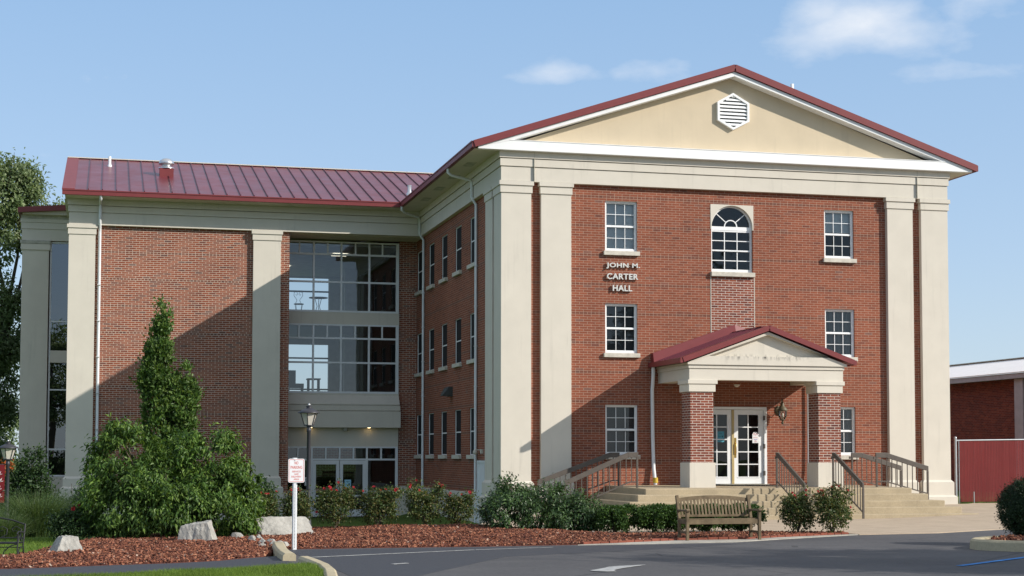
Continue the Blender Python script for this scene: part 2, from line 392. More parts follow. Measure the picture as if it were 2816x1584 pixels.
# ------------------------------------------------------------------ terrain
def sm(a, b, x):
    t = np.clip((np.asarray(x, float)-a)/(b-a), 0, 1); return t*t*(3-2*t)
def height(x, y):
    x = np.asarray(x, float); y = np.asarray(y, float)
    h = np.full(np.broadcast(x, y).shape, -.19)
    h = h - sm(-9.5, -4, y)*(1-sm(-.2, .3, x))*np.where(x < -9, .22+.27*sm(-11.5, -9, x), .49)
    h = h + sm(14.2, 16.5, x)*sm(-4, 1.2, y)*.31
    return h
def ground():
    xs = np.concatenate([[-900, -300, -120], np.arange(-60, 61, .75), [120, 300, 900]])
    ys = np.concatenate([[-900, -300, -120], np.arange(-70, 61, .75), [120, 300, 900]])
    X, Y = np.meshgrid(xs, ys); Z = height(X, Y)
    V = np.stack([X, Y, Z], -1).reshape(-1, 3); nx = len(xs)
    i, j = np.meshgrid(np.arange(nx-1), np.arange(len(ys)-1)); a = (j*nx+i).ravel()
    tag(arrays('ground', V, np.stack([a, a+1, a+nx+1, a+nx], -1), MAT['turf'], None, True), kind='structure')
ground()
def inside(px, py, poly):
    r = np.zeros(len(px), bool); n = len(poly)
    for i in range(n):
        (x1, y1), (x2, y2) = poly[i], poly[(i+1) % n]
        c = ((y1 > py) != (y2 > py)) & (px < (x2-x1)*(py-y1)/((y2-y1) or 1e-9)+x1); r ^= c
    return r
def edge_dist(px, py, poly):
    d = np.full(len(px), 1e9); n = len(poly)
    for i in range(n):
        a = np.array(poly[i]); b = np.array(poly[(i+1) % n]); ab = b-a
        t = np.clip(((px-a[0])*ab[0]+(py-a[1])*ab[1])/(ab@ab), 0, 1)
        d = np.minimum(d, np.hypot(px-a[0]-t*ab[0], py-a[1]-t*ab[1]))
    return d
def sheet(name, poly, zf, mat, step=.4, skirt=.15):
    """a sheet over a polygon: exact outline, heights from zf, with a short skirt"""
    bm = bmesh.new(); pts = []
    n = len(poly)
    for i in range(n):
        a, b = Vector(poly[i]), Vector(poly[(i+1) % n]); k = max(1, int((b-a).length/step))
        pts += [tuple(a.lerp(b, q/k)) for q in range(k)]
    me = bpy.data.meshes.new(name)
    tri = tessellate_polygon([[Vector((p[0], p[1], 0)) for p in pts]])
    vs = [bm.verts.new((p[0], p[1], 0)) for p in pts]
    for t in tri:
        try: bm.faces.new([vs[i] for i in t])
        except ValueError: pass
    x0 = min(p[0] for p in pts); x1 = max(p[0] for p in pts); y0 = min(p[1] for p in pts); y1 = max(p[1] for p in pts)
    if zf is not None and not isinstance(zf, (int, float)):
        for ax, lo, hi in ((0, x0, x1), (1, y0, y1)):
            c = lo+step
            while c < hi:
                no = Vector((1, 0, 0)) if ax == 0 else Vector((0, 1, 0))
                bmesh.ops.bisect_plane(bm, geom=bm.verts[:]+bm.edges[:]+bm.faces[:], plane_co=no*c, plane_no=no); c += step
    for v in bm.verts: v.co.z = zf if isinstance(zf, (int, float)) else float(zf(v.co.x, v.co.y))
    be = [e for e in bm.edges if e.is_boundary]
    if skirt:
        r = bmesh.ops.extrude_edge_only(bm, edges=be)
        for v in r['geom']:
            if isinstance(v, bmesh.types.BMVert): v.co.z -= skirt
    bmesh.ops.recalc_face_normals(bm, faces=bm.faces)
    bm.to_mesh(me); bm.free(); me.materials.append(mat)
    return link_mesh(name, me)
RZ = -.12
tag(sheet('road', [(-70,-70),(70,-70),(70,2),(40,-3),(14,-8),(10.2,-11),(5,-12.7),(1,-15),(-2.4,-15.5),(-8.2,-15.9),(-8.3,-18),(-9.8,-19.0),(-11.4,-19.8),(-13.6,-20.4),(-30,-25),(-70,-36)], RZ, MAT['asphalt'], 5, .04), kind='structure')
tag(sheet('path', [(-8.45,-18.1),(-9.6,-19.1),(-11.4,-19.85),(-13.6,-20.5),(-24,-23.2),(-24,-29),(-12.7,-24.6),(-9.6,-23.2),(-8.45,-22.4)], RZ+.005, MAT['asphalt_new'], 5, .004), kind='structure')
tag(sheet('seal_coat', [(-8.2,-16.3),(-2.2,-16.1),(1.2,-16.1),(-1.2,-17.6),(-4.6,-19.2),(-7.9,-25),(-8.0,-20)], RZ+.004, MAT['asphalt_new'], 5, .003), kind='structure')
def plaza_z(x, y): return -.10+.24*sm(9, 15, x)*sm(-9, -2, y)
tag(sheet('plaza', [(-2,-12.0),(5.0,-12.2),(5.15,-13.25),(7.3,-12.9),(10,-11.4),(13,-9.9),(22,-7),(40,-2),(40,.6),(16.2,.9),(15.6,.2),(.4,.2),(-.6,-2),(-2,-6)], plaza_z, MAT['plaza'], .8), kind='structure')
# painted markings
WHITE = plain('road_paint', (.36,.36,.35), .8, .2, var=.35, scale=9); BLUE = plain('blue_road_paint', (.05,.20,.48), .8, .2, var=.2, scale=9)
def mark(name, pts, m, z=RZ+.012): tag(sheet(name, pts, z, m, 9, .003), kind='structure')
def stripe(name, a, b, wd, m):
    a, b = Vector(a), Vector(b); d = (b-a).normalized(); s = Vector((-d.y, d.x))*wd/2
    mark(name, [tuple(a-s), tuple(b-s), tuple(b+s), tuple(a+s)], m)
stripe('painted_line', (-7.97,-18.70), (-4.7,-17.13), .065, WHITE)
stripe('painted_line', (-4.66,-17.11), (-3.0,-16.60), .03, WHITE)
stripe('painted_line', (-6.9,-20.80), (-6.62,-20.60), .09, WHITE)
stripe('painted_line', (2.0,-23.25), (5.6,-20.48), .12, BLUE)
mark('painted_arrow', [(-4.17,-22.93),(-4.14,-23.10),(-4.0,-23.20),(-3.82,-23.17),(-3.80,-22.98),(-3.71,-22.80),(-3.50,-22.52),(-2.90,-21.86),(-3.05,-21.92),(-3.42,-22.06),(-3.62,-22.18),(-3.78,-22.45)], WHITE)

# ------------------------------------------------------------------ the brick hall
D = 12.84
hall = thing('brick_hall', 'three storey red brick hall with cream pilasters, red metal roofs and a gabled porch', 'building', (0, 0, 0))
def holed(mb, axis, c, a0, a1, z0, z1, holes, depth, m=0, m2=None):
    """wall sheet in plane axis=c with rectangular holes and reveals running inwards by depth"""
    us = sorted({a0, a1, *[h[0] for h in holes], *[h[1] for h in holes]}); zs = sorted({z0, z1, *[h[2] for h in holes], *[h[3] for h in holes]})
    P = (lambda u, z, d=0: (u, c+d, z)) if axis == 'y' else (lambda u, z, d=0: (c+d, u, z))
    for i in range(len(us)-1):
        for j in range(len(zs)-1):
            um, zm = (us[i]+us[i+1])/2, (zs[j]+zs[j+1])/2
            if any(h[0] < um < h[1] and h[2] < zm < h[3] for h in holes): continue
            mb.quad(P(us[i], zs[j]), P(us[i+1], zs[j]), P(us[i+1], zs[j+1]), P(us[i], zs[j+1]), m)
    m2 = m if m2 is None else m2
    for h0, h1, k0, k1 in holes:
        mb.quad(P(h0,k0), P(h0,k1), P(h0,k1,depth), P(h0,k0,depth), m2); mb.quad(P(h1,k0), P(h1,k1), P(h1,k1,depth), P(h1,k0,depth), m2)
        mb.quad(P(h0,k1), P(h1,k1), P(h1,k1,depth), P(h0,k1,depth), m2); mb.quad(P(h0,k0), P(h1,k0), P(h1,k0,depth), P(h0,k0,depth), m2)
ZW = [(1.70, 3.235), (4.82, 6.345), (7.965, 9.515)]
XL, XR = (3.325, 4.365), (10.63, 11.65)
YS = [(3.95+2.33*k, 4.97+2.33*k) for k in range(5)]
DOOR = (6.36, 8.60, .78, 3.20)
wall = MB()
holed(wall, 'y', .15, 0.0, 14.9, -.3, 9.99, [(*XL, *z) for z in ZW]+[(*XR, *z) for z in ZW]+[(6.80, 8.19, 7.42, 9.53), DOOR], .16)
wall.build('wall', MAT['brick'], hall, recalc=False)
wall = MB(); holed(wall, 'x', .15, .15, 14.45, -.9, 9.99, [(*y, *z) for y in YS for z in ZW], .16)
wall.build('wall', MAT['brick'], hall, recalc=False)
wall = MB(); wall.quad((14.75,.15,-.3),(14.75,26,-.3),(14.75,26,9.99),(14.75,.15,9.99)); wall.build('wall', MAT['brick'], hall, recalc=False)
wall = MB(); wall.quad((-.0,26,-.9),(14.75,26,-.9),(14.75,26,10.9),(0,26,10.9)); wall.build('wall', MAT['brick'], hall, recalc=False)
wall = MB()
wall.quad((-12.8,12.99,-.9),(-4.93,12.99,-.9),(-4.93,12.99,9.99),(-12.8,12.99,9.99)); wall.quad((-4.93,12.99,-.9),(-4.93,14.5,-.9),(-4.93,14.5,9.99),(-4.93,12.99,9.99))
wall.quad((-.56,14.45,-.9),(.16,14.45,-.9),(.16,14.45,9.99),(-.56,14.45,9.99)); wall.quad((-12.75,12.99,-.9),(-12.75,25.5,-.9),(-12.75,25.5,9.99),(-12.75,12.99,9.99))
holed(wall, 'y', 25.5, -12.75, 0, -.9, 10.9, [(-5.4,-1.8,7.15,9.65), (-5.4,-1.8,4.05,6.65)], .05)
wall.build('wall', MAT['brick_wing'], hall, recalc=False)
# brick panel below the arched window, a shade bolder in its joints
pn = MB(); pn.box(6.79, 8.215, .143, .16, 5.0, 7.27); po = pn.build('brick_panel', MAT['brick_bold'], hall); po['label'] = 'brick infill panel with thick white joints below the arched window'
boxes('sealant_joint', MAT['stone'], po, (6.765, 6.788, .138, .16, 5.0, 7.27), (8.217, 8.24, .138, .16, 5.0, 7.27))
# plinths
boxes('plinth', MAT['stucco'], hall, (.10, .3, 2.12, 14.40, -.9, .485), (-12.7, -5.3, 12.95, 13.2, -.9, .58), (-5.299, -4.92, 12.95, 13.2, -.9, .30), (-.58, .099, 14.40, 14.6, -.9, .50), bevel=.01)
# entablature
en = MB()
def band(z0, z1, o):
    en.box(-o, 14.9+o, -o, .25, z0, z1); en.box(-o, .2, .25, D-o, z0, z1); en.box(14.7, 14.9+o, .25, 26, z0, z1)
    en.box(-12.86-o, .2, D-o, D+.3, z0, z1); en.box(-12.86-o, -12.6, D+.3, 25.4, z0, z1)
band(9.975, 10.408, .004); band(10.430, 10.655, .035); band(10.677, 10.897, .065)
en.box(.03, 14.87, .03, .24, 10.40, 10.69); en.box(.03, .19, .24, D+.03, 10.40, 10.69); en.box(-12.83, .19, D+.03, D+.29, 10.40, 10.69); en.box(-12.83, -12.62, D+.29, 25, 10.40, 10.69)
en.box(-4.9, .14, D+.31, 14.6, 9.955, 10.1)      # soffit over the glazed bay
en.build('entablature', MAT['stucco'], hall)
boxes('joint', MAT['grime'], hall, *[(x-.006, x+.006, -.069, 0, 9.98, 10.89) for x in (1.02, 13.80)])
# pilasters
def pilaster(x0, x1, y0, y1, zb, sub=None, ex=(1,1,1,1)):
    mb = MB()
    def bx(o, z0, z1, m=0): mb.box(x0-o*ex[0], x1+o*ex[1], y0-o*ex[2], y1+o*ex[3], z0, z1, m)
    bx(0, .90, 9.62); bx(.032, 9.622, 9.845); bx(.068, 9.847, 9.972); bx(.058, 9.973, 9.98, 1)
    def fr(o0, o1, z0, z1):
        p = [(x0-o*ex[0] if i in (0,3) else x1+o*ex[1], y0-o*ex[2] if i in (0,1) else y1+o*ex[3], z) for o, z in ((o0,z0),(o1,z1)) for i in range(4)]
        mb.hexa(p)
    fr(.075, .004, .835, .915); bx(.075, zb if sub is None else sub-.002, .833)
    if sub is not None: fr(.155, .078, sub-.06, sub); bx(.155, zb, sub-.062)
    return mb.build('pilaster', [MAT['stucco'], MAT['grime']], hall, .008)
pilaster(0, .94, 0, .94, -.9, .43); pilaster(1.25, 2.2, 0, .3, -.3, .43, (1,1,1,0)); pilaster(0, .3, 1.15, 2.10, -.9, .43, (1,0,1,1))
pilaster(12.757, 13.654, 0, .3, -.3, .43, (1,1,1,0)); pilaster(13.952, 14.9, 0, .95, -.3, .43)
pilaster(-12.86, -11.93, D, D+.95, -.9, .55); pilaster(-6.28, -5.27, D, D+.4, -.9, .55, (1,1,1,0))
# pediment
pd = MB()
pd.prism([(-.77,10.872),(15.67,10.872),(15.67,10.94),(14.63,11.16),(.27,11.16),(-.77,10.94)], 1, -.25, -.03)
pd.prism([(-.77,10.941),(.27,11.161),(7.45,13.54),(7.45,13.68)], 1, -.252, .114); pd.prism([(15.67,10.941),(7.4505,13.68),(7.4505,13.54),(14.63,11.161)], 1, -.252, .114)
pd.box(.2, 14.7, -.262, .11, 11.163, 11.185)
pd.build('pediment_frame', MAT['white'], hall, .006)
ty = MB(); ty.prism([(.0,11.0),(14.9,11.0),(7.45,13.60)], 1, .115, .2); ty.build('tympanum', MAT['stucco_tan'], hall)
hv = MB(); H6 = [(7.51,13.075),(6.985,12.775),(6.985,12.19),(7.51,11.9),(8.05,12.19),(8.05,12.775)]; c6 = (7.515,12.485)
def scale6(k): return [(c6[0]+(x-c6[0])*k, c6[1]+(z-c6[1])*k) for x, z in H6]
o6, i6 = scale6(1.0), scale6(.865)
for i in range(6):
    j = (i+1) % 6; hv.prism([o6[i], o6[j], i6[j], i6[i]], 1, .01, .125)
for k in range(10):
    z = 11.955+k*.112; hwid = .455*min(1, (.528-abs(z+.02-c6[1]))/(.528-.265))
    if hwid < .03: continue
    hv.hexa([(c6[0]-hwid,.02,z-.02),(c6[0]+hwid,.02,z-.02),(c6[0]+hwid,.025,z-.03),(c6[0]-hwid,.025,z-.03),(c6[0]-hwid,.075,z+.06),(c6[0]+hwid,.075,z+.06),(c6[0]+hwid,.085,z+.05),(c6[0]-hwid,.085,z+.05)])
ho = hv.build('gable_vent', MAT['white'], hall); hb = MB(); hb.prism(scale6(.9), 1, .105, .113); hb.build('backing', MAT['dark'], ho)
# roofs
sx = (13.9-11.1)/8.35; sw = (13.47-11.1)/(19-11.94)
rf = MB()
def slab(a, b, c, d, t, m=0):   # four top corners, thickness downwards
    rf.hexa([(*p[:2], p[2]-t) for p in (a,b,c,d)]+[a,b,c,d], m)
slab((-.9,-.30,11.1),(7.45,-.30,13.9),(7.45,26.5,13.9),(-.9,26.5,11.1), .2); slab((7.45,-.30,13.9),(15.8,-.30,11.1),(15.8,26.5,11.1),(7.45,26.5,13.9), .2)
for k in range(54):
    y = .15+.49*k
    rf.bar((-.9,y,11.12),(7.45,y,13.92),.025,.05,1); rf.bar((15.8,y,11.12),(7.45,y,13.92),.025,.05,1)
rf.bar((7.45,.6,13.90),(7.45,26.5,13.90),.3,.05,2)
for s, xa, xb in ((1,-.9,7.45),(-1,15.8,7.45)): rf.bar((xa,-.305,11.0),(xb,-.305,13.8),.03,.205,2)
ro = rf.build('roof', [MAT['red'], MAT['red_dark'], MAT['red_trim']], hall)
rf = MB()
slab((-13.08,11.94,11.1),(6.2,11.94,11.1),(6.2,19,13.47),(-13.08,19,13.47), .1); slab((-13.08,19,13.47),(6.2,19,13.47),(6.2,26,11.12),(-13.08,26,11.12), .1)
k = 0; x = -12.20
while x < 6.0:
    y0 = 11.95 if x < -.9 else 11.95+(x+.9)
    if y0 < 18.9: rf.bar((x,y0,11.1+sw*(y0-11.94)+.018),(x,18.98,13.48),.028,.05,1)
    x += .488
rf.box(-13.08,6.2,18.86,19.14,13.465,13.50,3)
rf.hexa([(-13.10,11.93,11.07),(-12.66,11.93,11.07),(-12.66,19,13.44),(-13.10,19,13.44),(-13.10,11.93,11.125),(-12.66,11.93,11.125),(-12.66,19,13.495),(-13.10,19,13.495)],2)
rw = rf.build('roof', [MAT['red'], MAT['red_dark'], MAT['red_trim'], MAT['stucco']], hall)
gt = MB(); gt.box(-.965,-.83,-.29,11.90,10.905,11.085); gt.box(-.985,-.965,-.29,11.88,11.05,11.09); gt.build('gutter', MAT['red_trim'], hall)
gt = MB(); gt.box(15.73,15.865,-.29,26.4,10.905,11.085); gt.build('gutter', MAT['red_trim'], hall)
gt = MB(); gt.box(-13.09,-.83,11.90,12.02,10.905,11.085); gt.box(-13.09,-.985,11.88,11.90,11.05,11.09); gt.build('gutter', MAT['red_trim'], hall)
so_ = boxes('soffit', MAT['stucco'], hall, (-.84,.1,-.03,11.99,10.899,10.92), (14.8,15.74,-.03,26,10.899,10.92), (-13.0,-.07,12.0,D+.2,10.898,10.918), (-13.04,-12.7,D+.2,25.4,10.898,10.918))[0]
boxes('soffit_vent', MAT['grime'], so_, *[(-.55,-.25,y,y+.75,10.893,10.899) for y in (2.2,4.6,7.0,9.4)])
ge = MB(); ge.prism([(12.9,10.9),(25.3,10.9),(19,13.3)], 0, -12.86, -12.7); ge.build('gable_wall', MAT['stucco'], hall)
ge = MB(); ge.prism([(.2,10.9),(14.7,10.9),(7.45,13.6)], 1, 25.9, 26.0); ge.build('gable_wall', MAT['brick'], hall)
# roof fittings
def pipe(x, y, zb, zt, r, par, m='offwhite'):
    mb = MB(); mb.lathe([(r*2.2, zb-.10), (r*1.5, zb+.05), (r, zb+.10), (r, zt), (r*.8, zt), (r*.8, zt-.1)], (x, y, 0), 14); mb.build('vent_pipe', MAT[m], par)
pipe(-11.47, 17.35, 12.90, 13.30, .055, rw); pipe(-.32, 13.5, 11.66, 12.02, .075, rw, 'silver'); pipe(9.95, 1.0, 13.08, 13.72, .055, ro)
fb = MB(); fb.box(-9.62,-9.10,15.45,15.95,12.15,12.62); fo = fb.build('fan_curb', MAT['red_trim'], rw)
fb = MB(); fb.lathe([(.30,12.62),(.30,12.66),(.18,12.67),(.18,12.78),(.29,12.79),(.295,12.83),(.25,12.93),(.15,13.0),(.0,13.03)], (-9.36,15.7,0), 20); fb.build('fan_hood', MAT['silver'], fo)

# windows of the hall -------------------------------------------------------------
def window(axis, c, a0, a1, z0, z1, rec=.06, cover=None, sill=True, grid=True):
    P = (lambda u, d, z: (u, c+d, z)) if axis == 'y' else (lambda u, d, z: (c+d, u, z))
    SW_ = .022; mb = MB()
    def bx(u0, u1, d0, d1, k0, k1):
        a, b = P(u0, d0, k0), P(u1, d1, k1)
        mb.box(min(a[0],b[0]), max(a[0],b[0]), min(a[1],b[1]), max(a[1],b[1]), k0, k1)
    t = .052 if grid else .022; zm = (z0+z1)/2+.005
    dp = .09 if grid else .026
    bx(a0,a0+t,rec,rec+dp,z0,z1); bx(a1-t,a1,rec,rec+dp,z0,z1); bx(a0+t,a1-t,rec,rec+.09,z1-t,z1); bx(a0+t,a1-t,rec,rec+.09,z0,z0+t*1.2)
    bx(a0+t,a1-t,rec+.02,rec+(.07 if grid else .03),zm-.02,zm+.02)
    for lo, hi, d in () if not grid else ((z0+t*1.2, zm-.02, .02), (zm+.02, z1-t, .04)):
        for s0, s1 in ((a0+t, a0+t+SW_), (a1-t-SW_, a1-t)): bx(s0,s1,rec+d,rec+d+.03,lo,hi)
        bx(a0+t+SW_,a1-t-SW_,rec+d,rec+d+.03,lo,lo+(.028 if d < .03 else .012)); bx(a0+t+SW_,a1-t-SW_,rec+d,rec+d+.03,hi-(.010 if d < .03 else .022),hi)
        wl = (a1-a0-2*t-2*SW_)/3
        for q in (1, 2): bx(a0+t+SW_+q*wl-.0085,a0+t+SW_+q*wl+.0085,rec+d+.004,rec+d+.024,lo+.035,hi-.03)
        zc = (lo+hi)/2; 
        for q in range(3): bx(a0+t+SW_+q*wl+.0085,a0+t+SW_+(q+1)*wl-.0085,rec+d+.004,rec+d+.024,zc-.0085,zc+.0085)
    o = mb.build('window', MAT['white'], hall)
    g = MB(); d = rec+(.06 if grid else .025)
    g.quad(P(a0+t,d,z0+t), P(a1-t,d,z0+t), P(a1-t,d,z1-t), P(a0+t,d,z1-t)); g.build('pane', MAT['glass' if grid else 'glass_screen'], o, recalc=False)
    if sill:
        s = MB(); k = P(a0-.06,-.10,0); k2 = P(a1+.06,.10,0)
        s.box(min(k[0],k2[0]),max(k[0],k2[0]),min(k[1],k2[1]),max(k[1],k2[1]),z0-.135,z0-.004); s.build('sill', MAT['stone'], o, .008)
    if cover:
        mt, lo = cover; s = MB(); d = rec+.14; n = 40; zl = z0+(z1-z0)*lo
        if mt == 'shade': s.quad(P(a0,d+.02,zl), P(a1,d+.02,zl), P(a1,d+.02,z1), P(a0,d+.02,z1))
        elif mt == 'blind':
            m2 = int((z1-zl)/.045)
            for q in range(m2):
                z = zl+q*.045; s.quad(P(a0,d,z), P(a1,d,z), P(a1,d+.014,z+.05), P(a0,d+.014,z+.05))
        else:
            pts = [(a0+(a1-a0)*i/n, d+.03*math.sin(i*1.15)) for i in range(n+1)]
            for (u, e), (u2, e2) in zip(pts, pts[1:]): s.quad(P(u,e,zl), P(u2,e2,zl), P(u2,e2,z1), P(u,e,z1))
        s.build(mt, MAT[mt], o, recalc=False)
    return o
for z, cv in zip(ZW, (('shade', .0), ('shade', .0), ('blind', .0))): window('y', .15, *XL, *z, cover=cv)
for z, cv in zip(ZW, (('curtain', .0), ('curtain', .0), ('blind', .55))): window('y', .15, *XR, *z, cover=cv)
for y in YS:
    for z in ZW: window('x', .15, *y, *z, rec=.03, grid=False)
# arched window
aw = MB(); cx, cz, ra = 7.495, 8.835, .69
def arch_pts(r, n=24, z=cz): return [(cx+r*math.cos(math.pi*(1-i/n)), z+r*math.sin(math.pi*(1-i/n))) for i in range(n+1)]
def ring(mb, r0, r1, y0, y1, z=cz):
    a, b = arch_pts(r0, z=z), arch_pts(r1, z=z)
    for i in range(len(a)-1): mb.prism([a[i], a[i+1], b[i+1], b[i]], 1, y0, y1)
sp = MB(); A = arch_pts(ra-.004)
for i in range(len(A)-1):
    (xa, za), (xb, zb) = A[i], A[i+1]; sp.prism([(xa, za), (xb, zb), (xb, 9.545), (xa, 9.545)], 1, .135, .33)
sp.box(6.775, cx-ra+.004, .135, .33, 8.76, 9.545); sp.box(cx+ra-.004, 8.21, .135, .33, 8.76, 9.545)
sp.build('arch_surround', MAT['stucco'], hall)
yw = .24
aw.box(6.80,8.19,yw,yw+.09,8.75,8.865); aw.box(6.80,6.86,yw,yw+.09,7.42,8.75); aw.box(8.13,8.19,yw,yw+.09,7.42,8.75); aw.box(6.86,8.13,yw,yw+.09,7.42,7.52); aw.box(6.86,8.13,yw,yw+.08,8.085,8.13); aw.box(6.86,8.13,yw+.01,yw+.08,8.70,8.75)
ring(aw, ra-.05, ra, yw+.02, yw+.08); ring(aw, .19, .222, yw+.02, yw+.07, 8.865)
for lo, hi in ((7.52,8.07),(8.14,8.70)):
    for xx in (7.283,7.707): aw.box(xx-.013,xx+.013,yw+.02,yw+.05,lo,hi)
    for q0, q1 in ((6.86,7.27),(7.296,7.694),(7.72,8.13)): aw.box(q0,q1,yw+.022,yw+.048,(lo+hi)/2-.013,(lo+hi)/2+.013)
for an in (42, 90, 138):
    c, s = math.cos(R(an)), math.sin(R(an)); aw.bar((cx+c*.215,yw+.045,8.865+s*.215),(cx+c*.655,yw+.045,8.85+s*.645),.024,.024)
ao = aw.build('window', MAT['white'], hall); ao['label'] = 'tall white window with a half round fanlight'
g = MB(); g.quad((6.82,yw+.055,7.5),(8.17,yw+.055,7.5),(8.17,yw+.055,9.52),(6.82,yw+.055,9.52)); g.build('pane', MAT['glass'], ao, recalc=False)
s = MB(); s.box(6.765,8.225,.04,.30,7.275,7.415); s.build('sill', MAT['stone'], ao, .008)
# entrance doors
dr = MB(); yd = .17
dr.box(6.36,6.44,yd-.06,yd+.08,.79,3.20); dr.box(8.52,8.60,yd-.06,yd+.08,.79,3.20); dr.box(6.44,8.52,yd-.06,yd+.08,3.12,3.20)
dro = dr.build('door_frame', MAT['white'], hall)
gp = MB(); gp.box(7.445,7.52,yd-.03,yd+.05,.81,3.11); gp.build('astragal', MAT['gold'], dro)
for a, b in ((6.445,7.443),(7.522,8.515)):
    l = MB(); g0, g1 = (a+.14, b-.17) if a > 7 else (a+.17, b-.14); h0, h1 = 1.03, 2.96
    l.box(a,g0,yd,yd+.045,.81,3.11); l.box(g1,b,yd,yd+.045,.81,3.11); l.box(g0,g1,yd,yd+.045,.81,h0); l.box(g0,g1,yd,yd+.045,h1,3.11)
    l.box(g0-.03,g1+.03,yd-.012,yd,h0-.035,h0-.005)
    xm = (g0+g1)/2; l.box(xm-.016,xm+.016,yd+.005,yd+.04,h0,h1)
    for q in range(1, 5):
        z = h0+(h1-h0)*q/5; l.box(g0,xm-.016,yd+.005,yd+.04,z-.016,z+.016); l.box(xm+.016,g1,yd+.005,yd+.04,z-.016,z+.016)
    lo = l.build('door', MAT['white'], hall)
    g = MB(); g.quad((g0,yd+.03,h0),(g1,yd+.03,h0),(g1,yd+.03,h1),(g0,yd+.03,h1)); g.build('pane', MAT['glass'], lo, recalc=False)
    if a > 7:
        hd = MB(); hd.box(7.535,7.60,yd-.012,yd,1.62,2.24); hd.tube([(7.565,yd-.01,1.72),(7.565,yd-.07,1.76),(7.565,yd-.07,2.06),(7.565,yd-.01,2.10)], .016, 8); hd.build('handle', MAT['brass'], lo)
        for z in (1.14,1.98,2.86):
            hg = MB(); hg.box(8.50,8.545,yd-.075,yd-.001,z-.07,z+.07); hg.build('hinge', MAT['bronze'], lo)
    pb = MB(); pb.box(g0-.08,g1+.08,yd+.08,yd+.12,1.78,1.84); pb.build('push_bar', plain('green_bar', (.10,.16,.09), .5, .3), lo)
th = MB(); th.box(6.3,8.64,.02,.25,.772,.80); th.build('threshold', MAT['grime'], hall)

# glazed bay --------------------------------------------------------------------------
def curtain(x0, x1, z0, z1, bars, trans, subs, mids, y=14.4):
    mb = MB(); t = .035
    mb.box(x0,x0+.05,y-.04,y+.08,z0,z1); mb.box(x1-.11,x1,y-.04,y+.08,z0,z1); mb.box(x0+.05,x1-.11,y-.04,y+.08,z1-.06,z1); mb.box(x0+.05,x1-.11,y-.04,y+.08,z0,z0+.07)
    zs = [z0+.07, *mids, trans, z1-.06]
    for b in bars: mb.box(b-t,b+t,y-.035,y+.075,z0+.07,z1-.06)
    xs = [x0+.05]+[q for b in bars for q in (b-t, b+t)]+[x1-.11]
    for z in [*mids, trans]:
        for i in range(0, len(xs), 2): mb.box(xs[i],xs[i+1],y-.03,y+.07,z-t,z+t)
    for b in subs: mb.box(b-.028,b+.028,y-.03,y+.07,trans+t,z1-.06)
    o = mb.build('curtain_window', MAT['offwhite'], hall)
    g = MB(); g.quad((x0,y+.02,z0+.02),(x1,y+.02,z0+.02),(x1,y+.02,z1-.02),(x0,y+.02,z1-.02)); g.build('pane', MAT['glass_bay'], o, recalc=False)
    return o
B3 = [-3.85,-2.79,-1.71]; SUB = [-4.40,-3.32,-2.25,-1.20]
curtain(-4.925,-.555,7.15,9.87,B3,9.37,SUB,[8.31]); curtain(-4.925,-.555,4.05,6.69,B3,6.15,SUB,[5.22])
boxes('spandrel', MAT['stucco'], hall, (-4.93,-.54,14.37,14.5,6.692,7.148), (-4.93,-.55,14.39,14.5,2.02,2.73))
lg = MB()
lg.prism([(14.5,4.045),(14.33,4.045),(14.33,3.97),(14.08,3.64),(14.08,3.60),(14.5,3.60)], 0, -4.93, -.55); lg.box(-4.93,-.53,14.06,14.49,3.385,3.580); lg.box(-4.92,-.58,14.13,14.48,2.74,3.61)
lg.box(-4.93,-.52,14.03,14.49,2.735,3.360); lg.build('ledge', MAT['stucco'], hall, .006)
for x in (-3.94,-1.715):
    d = MB(); d.lathe([(.05,2.728),(.05,2.735)], (x,14.2,0), 12); d.build('downlight', MAT['bulb'], hall)
d = MB(); d.lathe([(.09,2.62),(.10,2.66),(.10,2.73)], (-2.62,14.24,0), 14); d.build('dome_lamp', MAT['grime'], hall)
sto = MB(); y = 14.42
def sb(x0,x1,z0,z1,d=0): sto.box(x0,x1,y-.04+d,y+.06-d,z0,z1)
sb(-4.93,-4.88,-.65,2.02); sb(-.66,-.56,-.65,2.02); sb(-4.88,-.66,1.96,2.02); sb(-4.88,-.66,1.49,1.56)
for x in (-3.87,-1.76): sb(x-.04,x+.04,-.65,1.49); sb(x-.035,x+.035,1.56,1.96)
for x in (-4.40,-3.34,-2.81,-2.28,-1.21): sb(x-.03,x+.03,1.56,1.96,.005)
sb(-4.88,-3.91,.26,.34,.005); sb(-1.72,-.66,.26,.34,.005); sb(-4.88,-3.91,-.65,-.57); sb(-1.72,-.66,-.65,-.57)
stoo = sto.build('curtain_window', MAT['offwhite'], hall)
g = MB(); g.quad((-4.92,y+.02,-.6),(-.58,y+.02,-.6),(-.58,y+.02,2.0),(-4.92,y+.02,2.0)); g.build('pane', MAT['glass_bay'], stoo, recalc=False)
for a, b, hx in ((-3.83,-2.82,-2.90),(-2.80,-1.80,-2.72)):
    l = MB(); l.box(a,a+.12,y-.055,y+.01,-.64,1.48); l.box(b-.12,b,y-.055,y+.01,-.64,1.48); l.box(a+.12,b-.12,y-.055,y+.01,1.34,1.48); l.box(a+.12,b-.12,y-.055,y+.01,-.64,.12 if False else -.38); l.box(a+.12,b-.12,y-.05,y,.12,.17)
    lo = l.build('door', MAT['offwhite'], hall)
    h = MB(); h.tube([(hx,y-.06,.25),(hx,y-.12,.28),(hx,y-.12,.62),(hx,y-.06,.65)], .014, 8); h.build('handle', MAT['silver'], lo)
